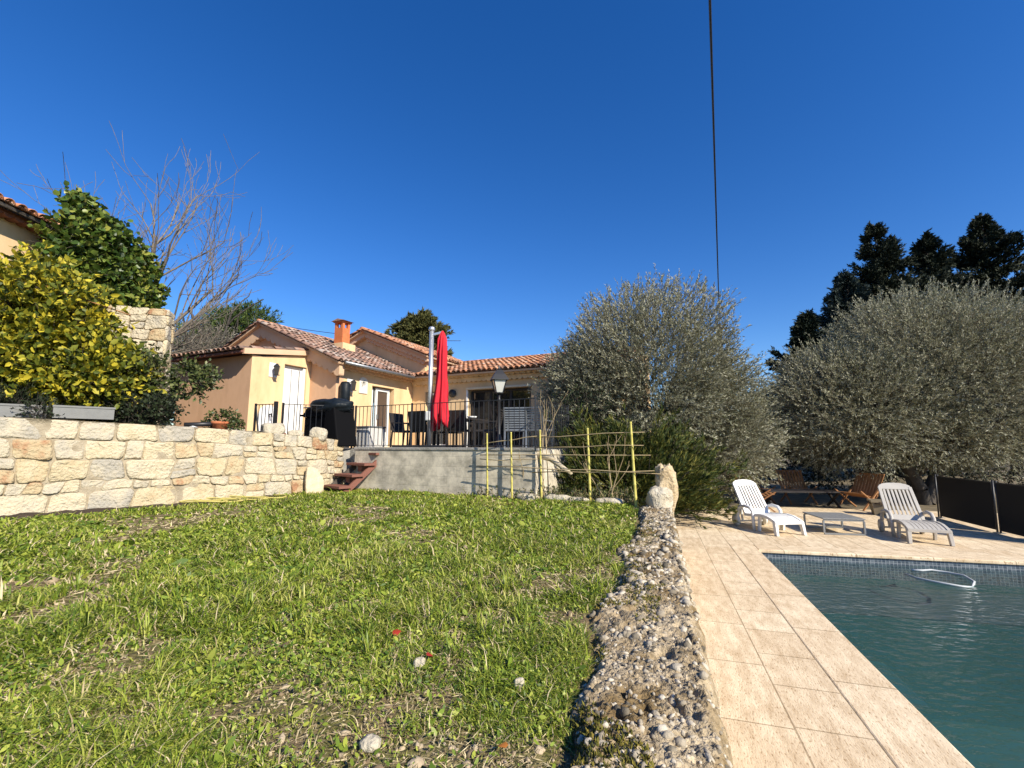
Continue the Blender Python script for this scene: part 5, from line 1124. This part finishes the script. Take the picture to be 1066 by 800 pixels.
# low weeds in the bed
rw = np.random.default_rng(14); e = empty("bed_weeds", (.9, 8.9, .66), 0, "low scrubby weeds growing in the bed behind the bamboo trellis", "weeds"); e["kind"] = "stuff"
n = 420; tq = rw.uniform(-.1, 1.0, n); P = p3(-.6 + 2.9 * tq + rw.normal(size=n) * .12 - .9, 9.45 - 1.35 * tq + rw.uniform(-.15, .8, n) - 8.9, -.02)
T = unit(np.column_stack([rw.normal(size=(n, 2)) * .5, np.ones(n)])); TL = rw.uniform(.08, .32, n); V, F = twig_leaves(rw, P, T, TL, 7, .06, .022, .8); V2, F2 = seg_arrays(P, P + T * TL[:, None], .004, .002, 3)
Vv, bl = cat([(V, F, 0), (V2, F2, 1)]); np_obj("foliage", Vv, bl, [shr_l, cane_m], e)

# garden hose coiled at the wall foot
hp = []
for k in range(90):
    t = k / 89; a = t * 2 * math.pi * 3.2
    hp.append((-5.15 + .42 * math.cos(a) * (1 + .25 * math.sin(2.1 * a)) + .75 * (t - .5), 8.55 + .17 * math.sin(a) * (1 + .3 * math.cos(1.3 * a)) + .75 * (t - .5), .70 + .012 * math.sin(3 * a) + .02 * t))
o = MB().tube([(x + 5.15, y - 8.55, z - .66) for x, y, z in hp], .013, 7).build("garden_hose", hose_m, None, True, loc=(-5.15, 8.55, .66)); props(o, "pale yellow garden hose lying in loose loops at the foot of the stone wall", "hose")

hz = [(5.66, 6.86), (5.62, 6.6), (5.70, 6.36), (5.86, 6.22), (6.02, 6.25), (6.22, 6.42), (6.34, 6.68), (6.30, 6.88), (6.16, 6.99), (5.98, 6.93), (5.86, 6.98)]  # pale swirl on the water surface, built as an added solid tube loop
o = MB().tube([(x - 6, y - 6.6, .018 * math.sin(7 * x + 5 * y)) for x, y in hz], .014, 8).build("water_swirl", mk("pale_swirl", (.55, .57, .56), 6, .5), None, True, loc=(6, 6.6, -.135)); props(o, "added loop of pale tube forming a swirl on the pool water near the far edge", "hose")
# overhead cables
def cable(name, A, B, r, sag, label):
    A, B = Vector(A), Vector(B); pts = [A.lerp(B, t) - A - Vector((0, 0, sag * 4 * t * (1 - t))) for t in np.linspace(0, 1, 40)]
    o = MB().tube(pts, r, 6).build(name, iron, None, True, loc=A); props(o, label, "cable"); return o
cable("power_cable", (3.0, 6, 9.45), (11.7, 25, 8.45), .024, .0, "thick black cable coming down the sky from above the pool")
up_ = empty("utility_pole", (11.75, 25.1, -.03), 0, "weathered wooden utility pole carrying the cables behind the left olive tree", "pole")
MB().tube([(0, 0, 0), (0, 0, 8.5)], [.14, .09], 10).build("post", barkd, up_, True)
MB().bar((-.5, 0, 8.25), (.5, 0, 8.25), .08).build("crossbar", barkd, up_)
cable("thin_cable", (11.7, 25, 6.5), (18.4, 26, 5.8), .014, .1, "thin cable sagging between the two olive trees")
cable("thin_cable", (-12.1, 24, 8.0), (-3.0, 26, 7.7), .016, .2, "thin cable in the sky behind the terracotta chimney")

# ================================================================== GRASS
rgx = np.random.default_rng(101)
GP = [(-.45, -2), (.02, 1.2), (2.15, 7.85), (1.5, 8.4), (.6, 8.9), (-.55, 9.35), (-3.2, 10.75), (-3.75, 10.5), (-4.15, 10.0), (-4.7, 9.55), (-6.0, 8.15), (-7.45, 6.5), (-9.8, 4.2), (-9.8, -2)]
def scatter(N, rmin=1.05, rmax=13.0, gam=1.0):
    q = rgx.uniform(0, 1, N)
    r = np.exp(np.log(rmin) + q * (np.log(rmax) - np.log(rmin))); a = rgx.uniform(R(-80), R(48), N)
    x, y = r * np.sin(a), r * np.cos(a); k = inpoly(x, y, GP); return x[k], y[k], r[k]
def bare(x, y):                      # 0 lush .. 1 bare
    f = fbm(p3(x * .9 + 3, y * .9), 4, 201); g = fbm(p3(x * 3.1, y * 3.1 + 5), 3, 203)
    near = np.clip((2.4 - y) / 1.0, 0, 1) * np.exp(-((x + .35) / .55) ** 2) * .10
    return np.clip((.62 * f + .38 * g + near - .545) / .10, 0, 1)
def keep_wall(x, y):
    s = (x - WE[0]) * WD[0] + (y - WE[1]) * WD[1]; t = (x - WE[0]) * WN[0] + (y - WE[1]) * WN[1]
    Wl = wall_w(s)
    return t > Wl - .03
def soil_strip(x, y):
    t = ((x + 8.35) * .72 + (y - 5.72) * .69) / 5.2; d = np.abs((x - (-8.35 + 3.75 * t)) * .69 - (y - (5.72 + 3.62 * t)) * .72)
    return (t > 0) & (t < 1) & (d < .30 * (.55 + .8 * fbm(p3(t * 14, t * 0), 3, 4)) * np.clip(np.minimum(t, 1 - t) * 9, .1, 1))
# blades: bent two-segment strips
x, y, r = scatter(620000); bq_ = bare(x, y); tuft = fbm(p3(x * 2.3, y * 2.3), 3, 207)
k = (rgx.uniform(0, 1, len(x)) > bq_ * .93) & keep_wall(x, y) & ~soil_strip(x, y); x, y, r, tuft, bq_ = x[k], y[k], r[k], tuft[k], bq_[k]; n = len(x)
lod = np.clip(r / 2.6, .75, 2.8); hgt = rgx.lognormal(math.log(.028), .42, n) * (.65 + .9 * np.clip(tuft * 2 - .6, 0, 1)) * (1 - .4 * bq_) * np.clip(lod, .9, 1.35); wd = rgx.uniform(.0019, .0040, n) * lod
a = rgx.uniform(0, 6.28, n); ln = rgx.uniform(.4, 2.1, n) * hgt; dx, dy = np.cos(a), np.sin(a); sx, sy = -dy * wd, dx * wd
z = lawn_z(x, y) - .004; b0 = p3(x, y, z); md = b0 + np.column_stack([dx * ln * .35, dy * ln * .35, hgt * .62]); tp = b0 + np.column_stack([dx * ln, dy * ln, hgt * rgx.uniform(.75, 1.0, n)])
sv_ = np.column_stack([sx, sy, 0 * sx]); V = np.stack([b0 - sv_, b0 + sv_, md + sv_ * .8, md - sv_ * .8, tp], 1).reshape(-1, 3); i = np.arange(n)[:, None] * 5
dry = rgx.uniform(0, 1, n) < (.09 + .35 * bq_); Q = i + np.array([[0, 1, 2, 3]]); Tr = i + np.array([[3, 2, 4]])
o = np_obj("grass", V, [(Q[~dry], 0), (Tr[~dry], 0), (Q[dry], 1), (Tr[dry], 1)], [grass_m, straw_m]); props(o, "short rough green grass of the lawn", "grass", kind="stuff")
# clover and broad weeds: small rounded leaves
x, y, r = scatter(330000); bq_ = bare(x, y); cl_ = fbm(p3(x * 1.7 + 9, y * 1.7), 3, 211)
k = (rgx.uniform(0, 1, len(x)) < np.clip((cl_ - .36) / .2, .12, 1) * (1 - .9 * bq_)) & keep_wall(x, y) & ~soil_strip(x, y); x, y, r = x[k], y[k], r[k]; n = len(x)
lod = np.clip(r / 3.0, .8, 2.3); rad = rgx.lognormal(math.log(.0068), .42, n) * lod; c = p3(x, y, lawn_z(x, y) + rgx.uniform(.004, .032, n))
nn = unit(np.column_stack([rgx.normal(size=(n, 2)) * .8, np.ones(n)])); ux = unit(np.cross(nn, unit(rgx.normal(size=(n, 3))))); uy = np.cross(nn, ux)
V = np.stack([c + ux * (rad * math.cos(t) * f)[:, None] + uy * (rad * math.sin(t) * .7)[:, None] for t, f in ((0, 1.7), (1.05, 1.2), (2.1, 1.2), (3.14, 1.3), (4.2, 1.2), (5.24, 1.2))], 1).reshape(-1, 3)
o = np_obj("clover", V, [(np.arange(n * 6).reshape(n, 6), 0)], clover_m); props(o, "clover and small broad leaved weeds among the grass", "clover", kind="stuff")
# dry straw and crumbs on the bare patches
x, y, r = scatter(60000, .95, 12); bq_ = bare(x, y); k = (rgx.uniform(0, 1, len(x)) < .10 + .8 * bq_) & keep_wall(x, y); x, y, r, bq_ = x[k], y[k], r[k], bq_[k]; n = len(x)
D = unit(np.column_stack([rgx.normal(size=(n, 2)), rgx.normal(size=n) * .15])); V, F = leaf_arrays(rgx, p3(x, y, lawn_z(x, y) + rgx.uniform(.004, .02, n)), D, rgx.uniform(.02, .07, n) * np.clip(r / 2.5, .8, 2), rgx.uniform(.002, .004, n) * np.clip(r / 2.2, .9, 3))
o = np_obj("dry_grass", V, [(F, 0)], straw_m); props(o, "dry straw lying on the thin patches of the lawn", "straw", kind="stuff")
x, y, r = scatter(40000, .95, 9); bq_ = bare(x, y); k = (rgx.uniform(0, 1, len(x)) < bq_ * .6 + .0005); x, y, r = x[k], y[k], r[k]
V, F = pebbles(rgx, p3(x, y, lawn_z(x, y)), rgx.lognormal(math.log(.008), .5, len(x)) * np.clip(r / 3, .8, 1.5)); o = np_obj("gravel", V, [(F, 0)], mk("soil_crumbs", [(.1, (.09, .065, .035)), (.5, (.26, .19, .11)), (.9, (.46, .37, .25))], 8, 1, .4, 60, island=.9)); props(o, "small stones and crumbs on the bare patches of the lawn", "gravel", kind="stuff")
# single coarse tufts close to the camera
x = rgx.uniform(-3.2, .1, 150); y = rgx.uniform(1.4, 4.2, 150); k = fbm(p3(x * 1.1, y * 1.1), 2, 231) > .50; x, y = x[k], y[k]; m = 16
bx_ = np.repeat(x, m) + rgx.normal(size=len(x) * m) * .018; by_ = np.repeat(y, m) + rgx.normal(size=len(x) * m) * .018; n = len(bx_); a = rgx.uniform(0, 6.28, n); L_ = rgx.uniform(.07, .17, n)
segsV = []; w_ = rgx.uniform(.0025, .0048, n); dv = np.column_stack([np.cos(a), np.sin(a), 0 * a]); sv_ = np.column_stack([-np.sin(a), np.cos(a), 0 * a]) * w_[:, None]; b0 = p3(bx_, by_, lawn_z(bx_, by_)); bend = rgx.uniform(.2, .9, n)
for t, ww in ((0, .8), (.4, 1), (.75, .7)):
    c = b0 + dv * (L_ * bend * t ** 1.6)[:, None] + np.column_stack([0 * a, 0 * a, L_ * t * (1 - .3 * bend * t)]); segsV += [c - sv_ * ww, c + sv_ * ww]
segsV.append(b0 + dv * (L_ * bend)[:, None] + np.column_stack([0 * a, 0 * a, L_ * (1 - .42 * bend)])); V = np.stack(segsV, 1).reshape(-1, 3); i = np.arange(n)[:, None] * 7
o = np_obj("tall_grass", V, [(np.concatenate([i + np.array([[0, 1, 3, 2]]), i + np.array([[2, 3, 5, 4]])]), 0), (i + np.array([[4, 5, 6]]), 0)], [grass_m]); props(o, "longer coarse grass tufts in the near part of the lawn", "grass", kind="stuff")
# stones and fallen leaves lying on the lawn
for k, (x, y, r_, lab, mt) in enumerate(((-.44, 2.32, (.028, .022, .026), "pale stone with a red leaf behind it in the middle of the lawn", rock_m), (.03, 2.14, (.022, .02, .024), "round pale yellow stone in the grass near the low concrete wall", rock_m), (-.5, 1.76, (.035, .026, .02), "grey white stone at the bottom edge of the lawn", rock_m), (-5.2, 4.68, (.09, .05, .022), "flat pale stone at the far left of the lawn", rock_m), (-2.25, 2.5, (.03, .022, .012), "flat tan stone in a bare patch at the left", rock_m))):
    stone("lawn_stone", (x, y, float(lawn_z([x], [y])[0]) + .004), r_, 90 + k, lab, "stone", None, mt, n=1)
for k, (x, y, mt, lab) in enumerate(((-.66, 2.66, redleaf, "bright red leaf lying in the middle of the lawn"), (-.39, 2.36, redleaf, "dark red leaf beside the pale stone on the lawn"), (-.02, 1.73, orleaf, "orange leaf near the bottom edge of the lawn by the wall"), (-1.7, 4.9, orleaf, "orange yellow leaf in the farther part of the lawn"), (-2.5, 3.4, orleaf, "orange leaf in the left part of the lawn"))):
    V, F = round_leaves(np.random.default_rng(300 + k), np.zeros((1, 3)), unit(np.array([[math.cos(2.1 * k), math.sin(2.1 * k), .12]])), .05, .036, .3)
    o = np_obj("fallen_leaf", V, [(F, 0)], mt, None, False, (x, y, float(lawn_z([x], [y])[0]) + .04)); props(o, lab, "leaf")
